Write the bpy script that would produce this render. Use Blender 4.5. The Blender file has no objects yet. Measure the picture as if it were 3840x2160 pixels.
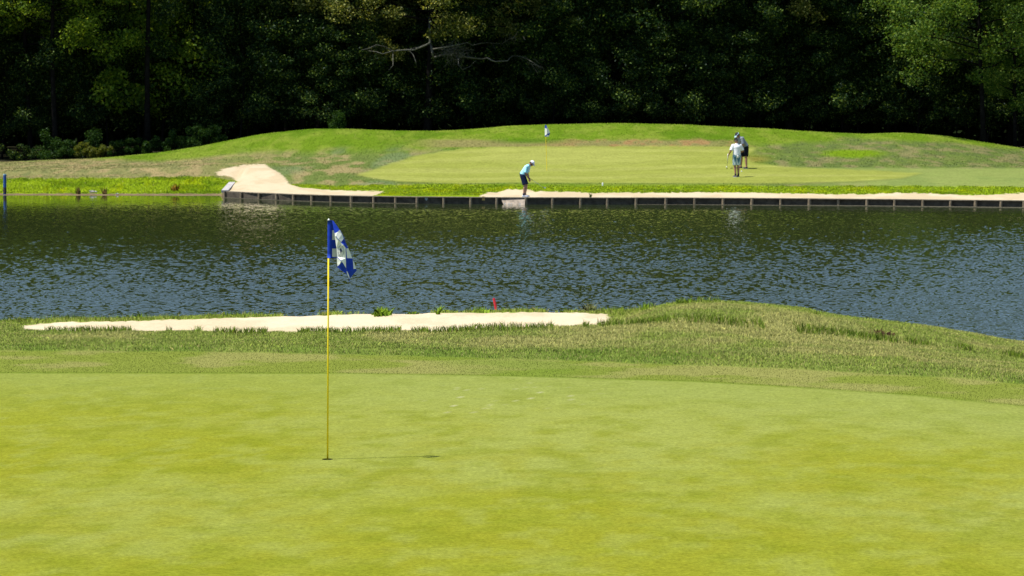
import bpy, bmesh, math, random
import numpy as np
from mathutils import Vector, Matrix

random.seed(7); RNG = np.random.default_rng(11)
scene = bpy.context.scene
COL = scene.collection

# ------------------------------------------------------------------ camera
WAVE = 1.3; CAMZ = 4.22; F = 10000.0; HOR = 385.0
TH = math.atan((1080 - HOR) / F); CT, ST = math.cos(TH), math.sin(TH)
def at(X, Y, D):
    """world point seen at photo pixel (X,Y), at distance D along +y"""
    v = (1080 - Y) / F; yc = CT + v * ST; t = D / yc
    return np.array([(X - 1920) / F * t, D, CAMZ + t * (-ST + v * CT)])
def zof(Y, D):
    v = (1080 - np.asarray(Y, float)) / F
    return CAMZ + D / (CT + v * ST) * (-ST + v * CT)
def proj(x, y, z):
    h = z - CAMZ; f = y * CT - h * ST; u = h * CT + y * ST
    return 1920 + F * x / f, 1080 - F * u / f
def onplane(X, Y, z):
    v = (1080 - Y) / F; t = (z - CAMZ) / (-ST + v * CT)
    return np.array([(X - 1920) / F * t, t * (CT + v * ST), z])

cam = bpy.data.objects.new('camera', bpy.data.cameras.new('camera'))
COL.objects.link(cam); scene.camera = cam
cam.location = (0, 0, CAMZ); cam.rotation_euler = (math.pi / 2 - TH, 0, 0)
cam.data.sensor_width = 36; cam.data.lens = F / 3840 * 36
cam.data.clip_start = .5; cam.data.clip_end = 5000
cam.data.dof.use_dof = True; cam.data.dof.focus_distance = 26; cam.data.dof.aperture_fstop = 11

# ------------------------------------------------------------------ light
SUN = Vector((-.385, -.09, .90)).normalized()
w = bpy.data.worlds.new("World"); scene.world = w; w.use_nodes = True
nt = w.node_tree; sky = nt.nodes.new('ShaderNodeTexSky'); sky.sky_type = 'NISHITA'; sky.sun_disc = False; sky.dust_density = .2; sky.ozone_density = 2.4; sky.air_density = .92
sky.sun_elevation = math.asin(SUN.z); sky.sun_rotation = math.atan2(SUN.x, SUN.y)
bg = nt.nodes['Background']; bg.inputs[1].default_value = .10
nt.links.new(sky.outputs[0], bg.inputs[0])
sl = bpy.data.lights.new('sun', 'SUN'); sl.energy = 5.0; sl.angle = math.radians(.8); sl.color = (1, .955, .88)
so = bpy.data.objects.new('sun', sl); COL.objects.link(so)
so.rotation_euler = SUN.to_track_quat('Z', 'Y').to_euler(); so.location = (-60, -8, 120)
vs = scene.view_settings; vs.view_transform = 'Standard'; vs.look = 'None'; vs.gamma = 1; vs.exposure = .70
vs.use_curve_mapping = False

# ------------------------------------------------------------------ helpers
def tag(o, label=None, cat=None, group=None, kind=None):
    if label: o['label'] = label
    if cat: o['category'] = cat
    if group: o['group'] = group
    if kind: o['kind'] = kind
    return o
def link(o, parent=None):
    COL.objects.link(o)
    if parent is not None: o.parent = parent
    return o
def empty(name, loc=(0, 0, 0), rz=0):
    o = bpy.data.objects.new(name, None); o.empty_display_size = .1
    o.location = loc; o.rotation_euler = (0, 0, rz); return link(o)
def mesh(name, V, Fc, mats=(), mi=None, parent=None, smooth=False, cols=None):
    me = bpy.data.meshes.new(name)
    V = np.asarray(V, np.float32)
    if isinstance(Fc, np.ndarray):
        n, k = Fc.shape
        me.vertices.add(len(V)); me.vertices.foreach_set('co', V.ravel())
        me.loops.add(n * k); me.loops.foreach_set('vertex_index', Fc.astype(np.int32).ravel())
        me.polygons.add(n); me.polygons.foreach_set('loop_start', np.arange(0, n * k, k, dtype=np.int32))
        me.update(calc_edges=True)
    else:
        me.from_pydata([tuple(map(float, v)) for v in V], [], Fc); me.update()
    for m in (mats if isinstance(mats, (list, tuple)) else [mats]): me.materials.append(m)
    if mi is not None: me.polygons.foreach_set('material_index', np.asarray(mi, np.int32))
    if smooth: me.polygons.foreach_set('use_smooth', np.ones(len(me.polygons), bool))
    if cols is not None:
        a = me.attributes.new('Col', 'FLOAT_COLOR', 'POINT')
        c = np.ones((len(V), 4), np.float32); c[:, :3] = cols; a.data.foreach_set('color', c.ravel())
    me.validate()
    return link(bpy.data.objects.new(name, me), parent)

class B:
    """collects shapes into one mesh"""
    def __init__(s): s.V = []; s.F = []
    def add(s, V, Fc):
        n = len(s.V); s.V += [tuple(v) for v in V]; s.F += [tuple(i + n for i in f) for f in Fc]; return s
    def box(s, c, d, rot=None):
        c = Vector(c); P = []
        for z in (-.5, .5):
            for x, y in ((-.5, -.5), (.5, -.5), (.5, .5), (-.5, .5)):
                p = Vector((x * d[0], y * d[1], z * d[2]))
                if rot is not None: p = rot @ p
                P.append(c + p)
        return s.add(P, [(3, 2, 1, 0), (4, 5, 6, 7), (0, 1, 5, 4), (1, 2, 6, 5), (2, 3, 7, 6), (3, 0, 4, 7)])
    def tube(s, pts, rad, n=8, cap=True):
        pts = [Vector(p) for p in pts]
        if not hasattr(rad, '__len__'): rad = [rad] * len(pts)
        up = Vector((.13, .21, 1)).normalized(); V = []; Fc = []
        for i, p in enumerate(pts):
            t = (pts[min(i + 1, len(pts) - 1)] - pts[max(i - 1, 0)]).normalized()
            a = t.cross(up)
            if a.length < .05: a = t.cross(Vector((1, 0, 0)))
            a.normalize(); b = t.cross(a)
            for k in range(n):
                an = 2 * math.pi * k / n
                V.append(p + (a * math.cos(an) + b * math.sin(an)) * rad[i])
        for i in range(len(pts) - 1):
            for k in range(n):
                Fc.append((i * n + k, i * n + (k + 1) % n, (i + 1) * n + (k + 1) % n, (i + 1) * n + k))
        if cap: Fc += [tuple(range(n))[::-1], tuple(range((len(pts) - 1) * n, len(pts) * n))]
        return s.add(V, Fc)
    def ell(s, c, r, rot=None, n=12, m=8):
        V = []; Fc = []; c = Vector(c)
        for i in range(m + 1):
            ph = math.pi * i / m
            for k in range(n):
                an = 2 * math.pi * k / n
                p = Vector((r[0] * math.sin(ph) * math.cos(an), r[1] * math.sin(ph) * math.sin(an), r[2] * math.cos(ph)))
                if rot is not None: p = rot @ p
                V.append(c + p)
        for i in range(m):
            for k in range(n): Fc.append((i * n + k, (i + 1) * n + k, (i + 1) * n + (k + 1) % n, i * n + (k + 1) % n))
        return s.add(V, Fc)
    def build(s, name, mat, parent=None, smooth=False):
        return mesh(name, s.V, s.F, mat, parent=parent, smooth=smooth)

def hsh(ix, iy, seed):
    h = (ix.astype(np.int64) * 374761393 + iy.astype(np.int64) * 668265263 + seed * 982451653) & 0x7fffffff
    h = ((h ^ (h >> 13)) * 1274126177) & 0x7fffffff
    h = (h ^ (h >> 16)) & 0xffff
    return h / 65535.0
def vn(x, y, s=0):
    ix = np.floor(x); iy = np.floor(y); fx = x - ix; fy = y - iy
    fx = fx * fx * (3 - 2 * fx); fy = fy * fy * (3 - 2 * fy)
    a = hsh(ix, iy, s); b = hsh(ix + 1, iy, s); c = hsh(ix, iy + 1, s); d = hsh(ix + 1, iy + 1, s)
    return (a * (1 - fx) + b * fx) * (1 - fy) + (c * (1 - fx) + d * fx) * fy
def fbm(x, y, s=0, o=4):
    r = 0; a = .5; t = 0
    for i in range(o): r = r + a * vn(x * 2 ** i + 17.3 * i, y * 2 ** i + 5.1 * i, s + i); t += a; a *= .55
    return r / t
def ss(a, b, x):
    t = np.clip((x - a) / (b - a), 0, 1); return t * t * (3 - 2 * t)
def mixc(c, d, m): return c * (1 - m[..., None]) + np.asarray(d) * m[..., None]

# ------------------------------------------------------------------ materials
MATS = {}
def mat(name, col, rough=.8, spec=.3, var=.12, scale=8, coords='Object', metal=0, bump=0, col2=None, sheen=0, trans=0):
    if name in MATS: return MATS[name]
    m = bpy.data.materials.new(name); m.use_nodes = True; n = m.node_tree.nodes; L = m.node_tree.links
    p = n['Principled BSDF']; p.inputs['Roughness'].default_value = rough
    p.inputs['Specular IOR Level'].default_value = spec; p.inputs['Metallic'].default_value = metal
    tc = n.new('ShaderNodeTexCoord'); no = n.new('ShaderNodeTexNoise'); no.inputs['Scale'].default_value = scale
    no.inputs['Detail'].default_value = 5; L.new(tc.outputs[coords], no.inputs['Vector'])
    mx = n.new('ShaderNodeMix'); mx.data_type = 'RGBA'
    rp = n.new('ShaderNodeMapRange'); rp.inputs[1].default_value = .35; rp.inputs[2].default_value = .65
    L.new(no.outputs['Fac'], rp.inputs[0]); L.new(rp.outputs[0], mx.inputs[0])
    c1 = col; c2 = col2 or tuple(c * (1 - var * 2) for c in col)
    mx.inputs[6].default_value = (*c1, 1); mx.inputs[7].default_value = (*c2, 1)
    L.new(mx.outputs[2], p.inputs['Base Color'])
    if bump:
        b = n.new('ShaderNodeBump'); b.inputs['Strength'].default_value = bump; b.inputs['Distance'].default_value = .02
        L.new(no.outputs['Fac'], b.inputs['Height']); L.new(b.outputs[0], p.inputs['Normal'])
    MATS[name] = m; return m

def turf_mat(name, s1, s2, amp1, amp2, bump=.0, bs=200, fib=0.):
    m = bpy.data.materials.new(name); m.use_nodes = True; n = m.node_tree.nodes; L = m.node_tree.links
    p = n['Principled BSDF']; p.inputs['Roughness'].default_value = 1; p.inputs['Specular IOR Level'].default_value = 0
    at_ = n.new('ShaderNodeAttribute'); at_.attribute_name = 'Col'
    tc = n.new('ShaderNodeTexCoord')
    cur = at_.outputs['Color']
    for sc, amp, det in ((s1, amp1, 6), (s2, amp2, 3)):
        no = n.new('ShaderNodeTexNoise'); no.inputs['Scale'].default_value = sc; no.inputs['Detail'].default_value = det
        no.inputs['Roughness'].default_value = .65
        L.new(tc.outputs['Object'], no.inputs['Vector'])
        mr = n.new('ShaderNodeMapRange'); mr.inputs[1].default_value = .25; mr.inputs[2].default_value = .75
        mr.inputs[3].default_value = 1 - amp; mr.inputs[4].default_value = 1 + amp; mr.clamp = False
        L.new(no.outputs['Fac'], mr.inputs[0])
        mul = n.new('ShaderNodeVectorMath'); mul.operation = 'SCALE'
        L.new(cur, mul.inputs[0]); L.new(mr.outputs[0], mul.inputs['Scale']); cur = mul.outputs[0]
    L.new(cur, p.inputs['Base Color'])
    if bump:
        no = n.new('ShaderNodeTexNoise'); no.inputs['Scale'].default_value = bs; no.inputs['Detail'].default_value = 3
        L.new(tc.outputs['Object'], no.inputs['Vector'])
        b = n.new('ShaderNodeBump'); b.inputs['Strength'].default_value = bump; b.inputs['Distance'].default_value = .02
        L.new(no.outputs['Fac'], b.inputs['Height']); L.new(b.outputs[0], p.inputs['Normal'])
    return m
M_near = turf_mat('near_turf', 7, 26, .15, .30, .3, 60)
M_fringe = turf_mat('fringe_turf', 12, 75, .12, .3, .2, 90)
M_far = turf_mat('far_turf', 1.4, 9, .14, .30, .2, 20)
M_sand = turf_mat('bunker_sand', 3, 22, .07, .10, .6, 12)
M_floor = turf_mat('forest_soil', 1, 8, .3, .3, .3, 6)

def leaf_mat(name, c1, c2, c3, tr=.35, attr=False):
    m = bpy.data.materials.new(name); m.use_nodes = True; n = m.node_tree.nodes; L = m.node_tree.links
    out = n['Material Output']; n.remove(n['Principled BSDF'])
    if attr:
        a = n.new('ShaderNodeAttribute'); a.attribute_name = 'Col'; col = a.outputs['Color']
    else:
        g = n.new('ShaderNodeNewGeometry'); cr = n.new('ShaderNodeValToRGB')
        cr.color_ramp.elements[0].color = (*c1, 1); cr.color_ramp.elements[1].color = (*c3, 1)
        e = cr.color_ramp.elements.new(.72); e.color = (*c2, 1)
        L.new(g.outputs['Random Per Island'], cr.inputs[0]); col = cr.outputs[0]
    d = n.new('ShaderNodeBsdfDiffuse'); t = n.new('ShaderNodeBsdfTranslucent'); mx = n.new('ShaderNodeMixShader')
    mx.inputs[0].default_value = tr; L.new(col, d.inputs[0])
    mu = n.new('ShaderNodeMix'); mu.data_type = 'RGBA'; mu.blend_type = 'MULTIPLY'; mu.inputs[0].default_value = 1
    L.new(col, mu.inputs[6]); mu.inputs[7].default_value = (1.5, 1.35, .5, 1) if not attr else (1.15, 1.1, .6, 1)
    L.new(mu.outputs[2], t.inputs[0])
    L.new(d.outputs[0], mx.inputs[1]); L.new(t.outputs[0], mx.inputs[2])
    if attr:
        ge = n.new('ShaderNodeNewGeometry'); vm = n.new('ShaderNodeMix'); vm.data_type = 'VECTOR'; vm.inputs[0].default_value = .72
        L.new(ge.outputs['Normal'], vm.inputs[4]); vm.inputs[5].default_value = (0, -.12, 1)
        nz = n.new('ShaderNodeVectorMath'); nz.operation = 'NORMALIZE'; L.new(vm.outputs[1], nz.inputs[0]); L.new(nz.outputs[0], d.inputs['Normal'])
    if not attr:
        gl = n.new('ShaderNodeBsdfGlossy'); gl.inputs['Roughness'].default_value = .45; gl.inputs[0].default_value = (.8, .9, .9, 1)
        m2 = n.new('ShaderNodeMixShader'); m2.inputs[0].default_value = .006
        L.new(mx.outputs[0], m2.inputs[1]); L.new(gl.outputs[0], m2.inputs[2]); mx = m2
    L.new(mx.outputs[0], out.inputs[0])
    return m
L_dark = leaf_mat('dark_leaves', (.007, .020, .006), (.015, .038, .009), (.15, .215, .042))  # scattered sunlit sparkle put into the brightest leaf colour
L_olive = leaf_mat('olive_leaves', (.03, .05, .010), (.11, .13, .025), (.34, .33, .10))  # olive leaves, with sunlit crown brightness put into the colour
L_light = leaf_mat('light_leaves', (.02, .055, .008), (.08, .145, .02), (.22, .29, .05))  # light green leaves, colour raised to carry the sun on the crown
L_yel = leaf_mat('yellow_green_leaves', (.035, .08, .008), (.12, .20, .014), (.30, .38, .04), .45)  # glow of sun through the leaves put into this colour
M_blade = leaf_mat('grass_blade', 0, 0, 0, .3, attr=True) if False else leaf_mat('grass_blade', (0,0,0), (0,0,0), (0,0,0), .28, attr=True)
M_bark = mat('bark', (.013, .012, .011), 1, 0, .3, 6, bump=.5)
M_barkp = mat('pale_bark', (.115, .115, .09), .95, .1, .3, 4, bump=.4)

# ------------------------------------------------------------------ far bank terrain
WX = [(-600, 733), (0, 733), (835, 735), (842, 741.5), (1040, 751), (1240, 757.5), (1400, 761), (1564, 763.5), (1971, 766.5), (2600, 767.5), (3150, 771.5), (3840, 779), (4600, 789)]
wp = np.array([onplane(X, Y, 0.)[:2] for X, Y in WX])
wp = np.vstack([[-300, wp[0, 1]], wp, [300, wp[-1, 1] - 20]])
def W(x): return np.interp(x, wp[:, 0], wp[:, 1])
RID = np.array([(-400, 606), (0, 604), (145, 599), (290, 593), (435, 583.5), (580, 572.5), (725, 551), (821, 529), (960, 502), (1045, 488), (1190, 477), (1335, 478), (1431, 484), (1528, 487), (1721, 483), (1866, 471), (2045, 461), (2238, 456.5), (2383, 456.5), (2576, 462), (2770, 472.5), (2900, 480), (3033, 489), (3226, 496.6), (3371, 492), (3516, 501.5), (3661, 522), (3840, 553), (4300, 600)], float)
RID[:, 1] += 1.5
XK = np.array([-400, 0, 400, 800, 850, 950, 1080, 1300, 1600, 1920, 2400, 2765, 3100, 3400, 3840, 4300], float)
YC = np.array([667, 667, 667, 667, 690, 698, 708, 719, 719, 719, 719, 719, 720, 720, 721, 722], float)
YD = np.array([664, 662, 655, 648, 658, 668, 684, 688, 688, 688, 688, 688, 690, 690, 692, 692], float)
YM = np.array([650, 645, 636, 625, 630, 635, 640, 645, 645, 645, 636, 622, 630, 636, 640, 640], float)
YE = np.array([630, 628, 618, 600, 598, 594, 588, 575, 560, 553, 551, 553, 562, 568, 598, 610], float)
SX = np.array([-300, 0, 0, 0]) * 0
def far_profile(x, s):
    """height at world x, s metres behind the water line"""
    w0 = W(x); y = w0 + s
    X = 1920 + F * x / (y * (CT + .0025))
    left = 1 - ss(828, 842, X)
    rows = []
    rows.append((w0 - 6, np.full_like(x, -.9)))
    rows.append((w0 - .02, np.where(left > .5, -.03, -.6)))
    rows.append((w0 + .06, np.where(left > .5, .0, .27)))
    rows.append((w0 + 2.0, .05 * left + .31 * (1 - left)))
    rows.append((w0 + 4.2, zof(np.interp(X, XK, YC), w0 + 4.2)))
    rows.append((w0 + 7.5, zof(np.interp(X, XK, YD), w0 + 7.5)))
    DM = np.maximum(127., w0 + 9); rows.append((DM, zof(np.interp(X, XK, YM), DM)))
    rows.append((np.full_like(x, 138.), zof(np.interp(X, XK, YE), 138.)))
    zr = zof(np.interp(X, RID[:, 0], RID[:, 1]), 148.); rows.append((np.full_like(x, 148.), zr))
    rows.append((np.full_like(x, 151.), zr - .12))
    rows.append((np.full_like(x, 158.), .9 + (zr - .9) * .45)); rows.append((np.full_like(x, 168.), np.full_like(x, .9)))
    rows.append((np.full_like(x, 1200.), np.full_like(x, .9)))
    z = rows[0][1].copy()
    for (d0, z0), (d1, z1) in zip(rows[:-1], rows[1:]):
        t = np.clip((y - d0) / (d1 - d0), 0, 1); z = np.where(y >= d0, z0 + (z1 - z0) * t, z)
    return z
def axis(a, b, fine, lo, hi, grow=1.35):
    c = list(np.arange(a, b + 1e-6, fine)); st = fine; v = a; L_ = []
    while v > lo: st *= grow; v -= st; L_.append(v)
    st = fine; v = c[-1]; R_ = []
    while v < hi: st *= grow; v += st; R_.append(v)
    return np.array(L_[::-1] + c + R_)
fx = axis(-38, 38, .12, -320, 320)
fs = np.concatenate([[-30, -12, -6, -3, -1.5, -.7, -.25, -.02], [.06], np.arange(.25, 12, .16), np.arange(12, 45, .3), [47, 50, 55, 60, 75, 100, 200, 400]])
GX, GS = np.meshgrid(fx, fs); GZ = far_profile(GX, GS); GY = GS + W(GX)
# soften kinks along depth and width, away from the waterside
Zs = GZ.copy()
for k in range(26):
    T = Zs.copy(); T[1:-1] = (Zs[:-2] + 2 * Zs[1:-1] + Zs[2:]) / 4
    T[:, 1:-1] = (T[:, :-2] + 2 * T[:, 1:-1] + T[:, 2:]) / 4
    m = ss(1.5, 5, GS); Zs = Zs * (1 - m) + T * m
GZ = Zs + (fbm(GX * .5, GY * .35, 3) - .5) * .10 * ss(4, 9, GS)
def far_z(x, y):
    x = np.atleast_1d(np.asarray(x, float)); s = np.atleast_1d(np.asarray(y, float)) - W(x)
    i = np.clip(np.searchsorted(fx, x) - 1, 0, len(fx) - 2); j = np.clip(np.searchsorted(fs, s) - 1, 0, len(fs) - 2)
    u = (x - fx[i]) / (fx[i + 1] - fx[i]); v = np.clip((s - fs[j]) / (fs[j + 1] - fs[j]), 0, 1)
    return (GZ[j, i] * (1 - u) + GZ[j, i + 1] * u) * (1 - v) + (GZ[j + 1, i] * (1 - u) + GZ[j + 1, i + 1] * u) * v
def far_hit(X, Y, D0=105, D1=150):
    """ground point on the far bank seen at pixel X,Y"""
    D = np.linspace(D0, D1, 900); P = np.array([at(X, Y, d) for d in D])
    z = far_z(P[:, 0], P[:, 1]); k = np.argmax(z >= P[:, 2]); return P[k][0], P[k][1], z[k]

SANDL = [(808, 644), (841, 632), (909, 618), (963, 614), (996, 614), (1006, 625), (1045, 644), (1072, 669), (1083, 690), (1126, 701), (1208, 710), (1262, 714), (1371, 715), (1441, 714), (1439, 723), (1398, 731), (1380, 760), (800, 760), (845, 716), (868, 688), (892, 682), (868, 663), (849, 658), (819, 659)]
SANDR = [(1796, 760), (1800, 731), (1814, 727), (1830, 721), (1868, 719), (1892, 710), (1930, 708), (1948, 710), (1967, 708), (1992, 712), (2012, 720), (2029, 715), (2066, 717), (2150, 719), (2233, 723), (2335, 722), (2540, 721), (2700, 720), (2860, 722), (3120, 728), (3250, 727), (3400, 722), (3530, 726), (3604, 731), (3719, 729), (3824, 723), (4400, 722), (4400, 800), (3000, 800)]
GREENP = [(1345, 657), (1400, 636), (1480, 610), (1560, 586), (1650, 569), (1740, 560), (1840, 554), (1960, 551), (2200, 550), (2500, 549), (2700, 550), (2830, 556), (2815, 570), (2790, 590), (2830, 612), (2950, 626), (3100, 634), (3300, 641), (3450, 650), (3380, 668), (3200, 680), (2900, 687), (2400, 686), (1900, 684), (1700, 688), (1500, 680), (1400, 668)]
def sdf(poly, x, y, ys=2.0):
    """signed distance (inside positive) in pixels, vertical distances weighted"""
    P = np.array(poly, float); d = np.full(x.shape, 1e9); ins = np.zeros(x.shape, bool)
    for (x0, y0), (x1, y1) in zip(P, np.roll(P, -1, 0)):
        ex, ey = x1 - x0, (y1 - y0) * ys; px, py = x - x0, (y - y0) * ys
        t = np.clip((px * ex + py * ey) / (ex * ex + ey * ey + 1e-9), 0, 1)
        d = np.minimum(d, np.hypot(px - ex * t, py - ey * t))
        c = ((y0 > y) != (y1 > y)) & (x < (x1 - x0) * (y - y0) / (y1 - y0 + 1e-12) + x0); ins ^= c
    return np.where(ins, d, -d)
def blob(X, Y, cx, cy, rx, ry): return np.clip(1.3 - np.hypot((X - cx) / rx, (Y - cy) / ry), 0, 1)
def far_color(x, y, z, raw=False):
    X, Y = proj(x, y, z)
    n1 = fbm(x * .35, y * .12, 21); n2 = fbm(x * 1.3, y * .5, 31); n3 = fbm(x * 4, y * 1.2, 41, 3); n4 = vn(x * 9, y * 2.5, 51)
    c = np.empty(x.shape + (3,)); c[:] = (.085, .140, .010)
    c = mixc(c, (.115, .160, .018), ss(.42, .62, n2)); c = mixc(c, (.055, .11, .006), ss(.55, .7, n1) * .7)
    dry = np.array((.225, .175, .085)); drk = np.array((.075, .095, .034)); blu = np.array((.10, .135, .06))
    # dry rough on the left flat and slope
    ml = (1 - ss(700, 1250, X)) * ss(-12, 10, Y - (np.interp(X, RID[:, 0], RID[:, 1]) + np.interp(X, [0, 300, 700, 1000, 1300], [0, 2, 45, 75, 100])))
    c = mixc(c, (.16, .145, .062), ml * .85); c = mixc(c, dry, ml * ss(.45, .62, n2) * .8); c = mixc(c, drk, ml * ss(.5, .68, n3) * .55)
    # mixed patchy slope left of the green
    mm = ss(850, 1150, X) * (1 - ss(1500, 1900, X)) * ss(545, 590, Y + (n1 - .5) * 50)
    c = mixc(c, (.085, .105, .036), mm * .7); c = mixc(c, dry, mm * ss(.48, .66, n2) * .75); c = mixc(c, blu, mm * ss(.5, .62, n1) * .6)
    # dry strip behind the green
    ms = ss(1480, 1700, X) * (1 - ss(2620, 2900, X)) * ss(518, 532, Y + (n2 - .5) * 16) * (1 - ss(548, 556, Y))
    c = mixc(c, (.165, .135, .06), ms * .75); c = mixc(c, (.22, .125, .055), ms * ss(.5, .62, n2) * ss(1950, 2300, X) * .7)
    c = mixc(c, (.045, .105, .004), blob(X, Y, 1990, 528, 150, 12) * .8)
    # right mound
    mr = ss(2760, 2950, X) * ss(505, 530, Y - np.interp(X, [2760, 3200, 3840], [30, 0, 45]) + (n1 - .5) * 30)
    c = mixc(c, (.085, .11, .032), mr * .75); c = mixc(c, (.16, .135, .065), mr * ss(.5, .66, n2) * .65); c = mixc(c, (.06, .08, .03), mr * ss(.52, .66, n3) * .5)
    c = mixc(c, (.10, .162, .008), np.clip(blob(X, Y, 3200, 576, 115, 15) * 1.7 + (n3 - .5) * .8, 0, 1) * (blob(X, Y, 3200, 576, 115, 15) > 0))
    c = mixc(c, (.16, .13, .03), blob(X, Y, 2830, 597, 60, 14) * .7)
    # right apron
    ma = ss(2900, 3300, X + (n1 - .5) * 200) * ss(626, 636, Y)
    c = mixc(c, (.15, .185, .05), ma * .9); c = mixc(c, (.11, .15, .04), ma * ss(.5, .65, n1) * .6)
    # putting surface with mown stripes
    g = sdf(GREENP, X, Y + (n3 - .5) * 3, 2.5)
    mg = ss(-16, 10, g + (n3 - .5) * 10)
    gc = np.empty(x.shape + (3,)); gc[:] = (.172, .192, .038)
    gc = mixc(gc, (.208, .222, .055), ss(.4, .65, fbm(x * .12 + y * .05, y * .55, 61)) * .8)
    st = .5 + .5 * np.sin((y * .9 + x * .14) * 2 * math.pi / 3.3); gc = gc * (1 + .05 * (st[..., None] - .5))
    c = mixc(c, gc, mg)
    c = mixc(c, (.09, .11, .03), np.exp(-((g + 7) / 7) ** 2) * .5 * ss(640, 680, Y))
    # bright waterside grass
    top = np.interp(X, [0, 300, 700, 800, 900, 1100, 1250, 1400, 1700, 2100, 3000, 3840], [670, 668, 664, 662, 684, 689, 696, 693, 690, 698, 697, 699])
    mb = ss(-4, 5, Y - top + (n3 - .5) * 10)
    bc = np.empty(x.shape + (3,)); bc[:] = (.138, .195, .008); bc = mixc(bc, (.19, .225, .003), ss(.5, .7, n2) * .7); bc = mixc(bc, (.05, .095, .004), ss(.54, .68, fbm(x * .5, y * 1.1, 45)) * .7); bc = mixc(bc, (.09, .13, .006), ss(.52, .68, n3) * .4)
    c = mixc(c, bc, mb * ss(-1, 1, X * 0 + 1))
    # mud strip left
    lm = (X < 843) & (Y > 726 + (n4 - .5) * 5)
    c = np.where(lm[..., None], np.array((.13, .098, .055)) * (.8 + .4 * n4[..., None]), c)
    jx = X + (n4 - .5) * 9; jy = Y + (n4 - .5) * 5 - 1.2 + (n3 - .5) * 3
    sd = np.maximum(sdf(SANDL, jx, jy), sdf(SANDR, jx, jy)); sd = np.where(X > 837, sd, np.maximum(-1, sdf(SANDL, jx, np.minimum(jy, 700))) * (Y < 664) + (-5) * (Y >= 664))
    ms_ = ss(-1.0, 1.0, sd)
    sc = np.empty(x.shape + (3,)); sc[:] = (.375, .305, .195); sc = mixc(sc, (.42, .35, .235), ss(.4, .6, n2))
    c = mixc(c, sc, ms_)
    # forest floor behind the ridge
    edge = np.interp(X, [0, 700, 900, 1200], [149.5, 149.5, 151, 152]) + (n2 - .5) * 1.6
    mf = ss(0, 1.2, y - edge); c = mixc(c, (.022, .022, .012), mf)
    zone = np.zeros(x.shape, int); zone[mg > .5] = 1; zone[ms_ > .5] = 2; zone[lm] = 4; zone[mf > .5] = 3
    return c, zone, X, Y, mb
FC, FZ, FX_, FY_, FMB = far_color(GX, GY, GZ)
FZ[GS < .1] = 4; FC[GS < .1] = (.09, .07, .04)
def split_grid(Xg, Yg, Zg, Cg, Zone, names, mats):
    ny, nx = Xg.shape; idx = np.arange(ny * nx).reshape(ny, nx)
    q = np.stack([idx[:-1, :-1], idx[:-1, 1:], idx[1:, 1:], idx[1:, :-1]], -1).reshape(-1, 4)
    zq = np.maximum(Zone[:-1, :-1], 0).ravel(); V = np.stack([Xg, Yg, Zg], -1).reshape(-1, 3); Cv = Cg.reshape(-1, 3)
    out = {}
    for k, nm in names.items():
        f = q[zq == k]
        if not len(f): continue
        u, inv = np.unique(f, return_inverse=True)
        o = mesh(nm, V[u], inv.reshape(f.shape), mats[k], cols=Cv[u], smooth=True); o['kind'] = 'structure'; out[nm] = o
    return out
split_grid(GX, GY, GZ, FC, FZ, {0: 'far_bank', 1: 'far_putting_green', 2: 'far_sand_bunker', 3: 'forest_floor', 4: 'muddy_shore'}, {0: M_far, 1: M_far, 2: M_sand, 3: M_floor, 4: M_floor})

# ------------------------------------------------------------------ near terrain
GZ0 = 1.0
YG = np.array([(-500, 1398), (0, 1398), (1300, 1400), (1900, 1409), (2600, 1430), (3045, 1456), (3450, 1484), (3840, 1524), (4400, 1590)], float)
YR = np.array([(-500, 1318), (0, 1315), (620, 1317), (1300, 1329), (1800, 1342), (2200, 1355), (2570, 1369), (3045, 1388), (3300, 1403), (3600, 1420), (3840, 1440), (4400, 1480)], float)
YS0 = np.array([(-500, 1225), (0, 1227), (600, 1230), (1400, 1231), (1700, 1224), (2000, 1214), (2220, 1204), (2290, 1193)], float)
YS1 = np.array([(60, 1226), (90, 1221), (200, 1209), (500, 1204), (900, 1191), (1240, 1181), (1350, 1176), (1700, 1173), (2050, 1171), (2200, 1174), (2300, 1180)], float)
YL = np.array([(-500, 1212), (0, 1208), (250, 1200), (500, 1195), (900, 1186), (1050, 1182), (1300, 1176), (1750, 1171), (2000, 1167), (2284, 1168), (2340, 1169), (2385, 1165), (2460, 1150), (2562, 1136), (2610, 1133), (2690, 1133), (2843, 1144), (2994, 1162), (3145, 1187), (3297, 1205), (3448, 1223), (3600, 1248), (3750, 1273), (3840, 1287), (4400, 1375)], float)
def ip(A, X): return np.interp(X, A[:, 0], A[:, 1])
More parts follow.
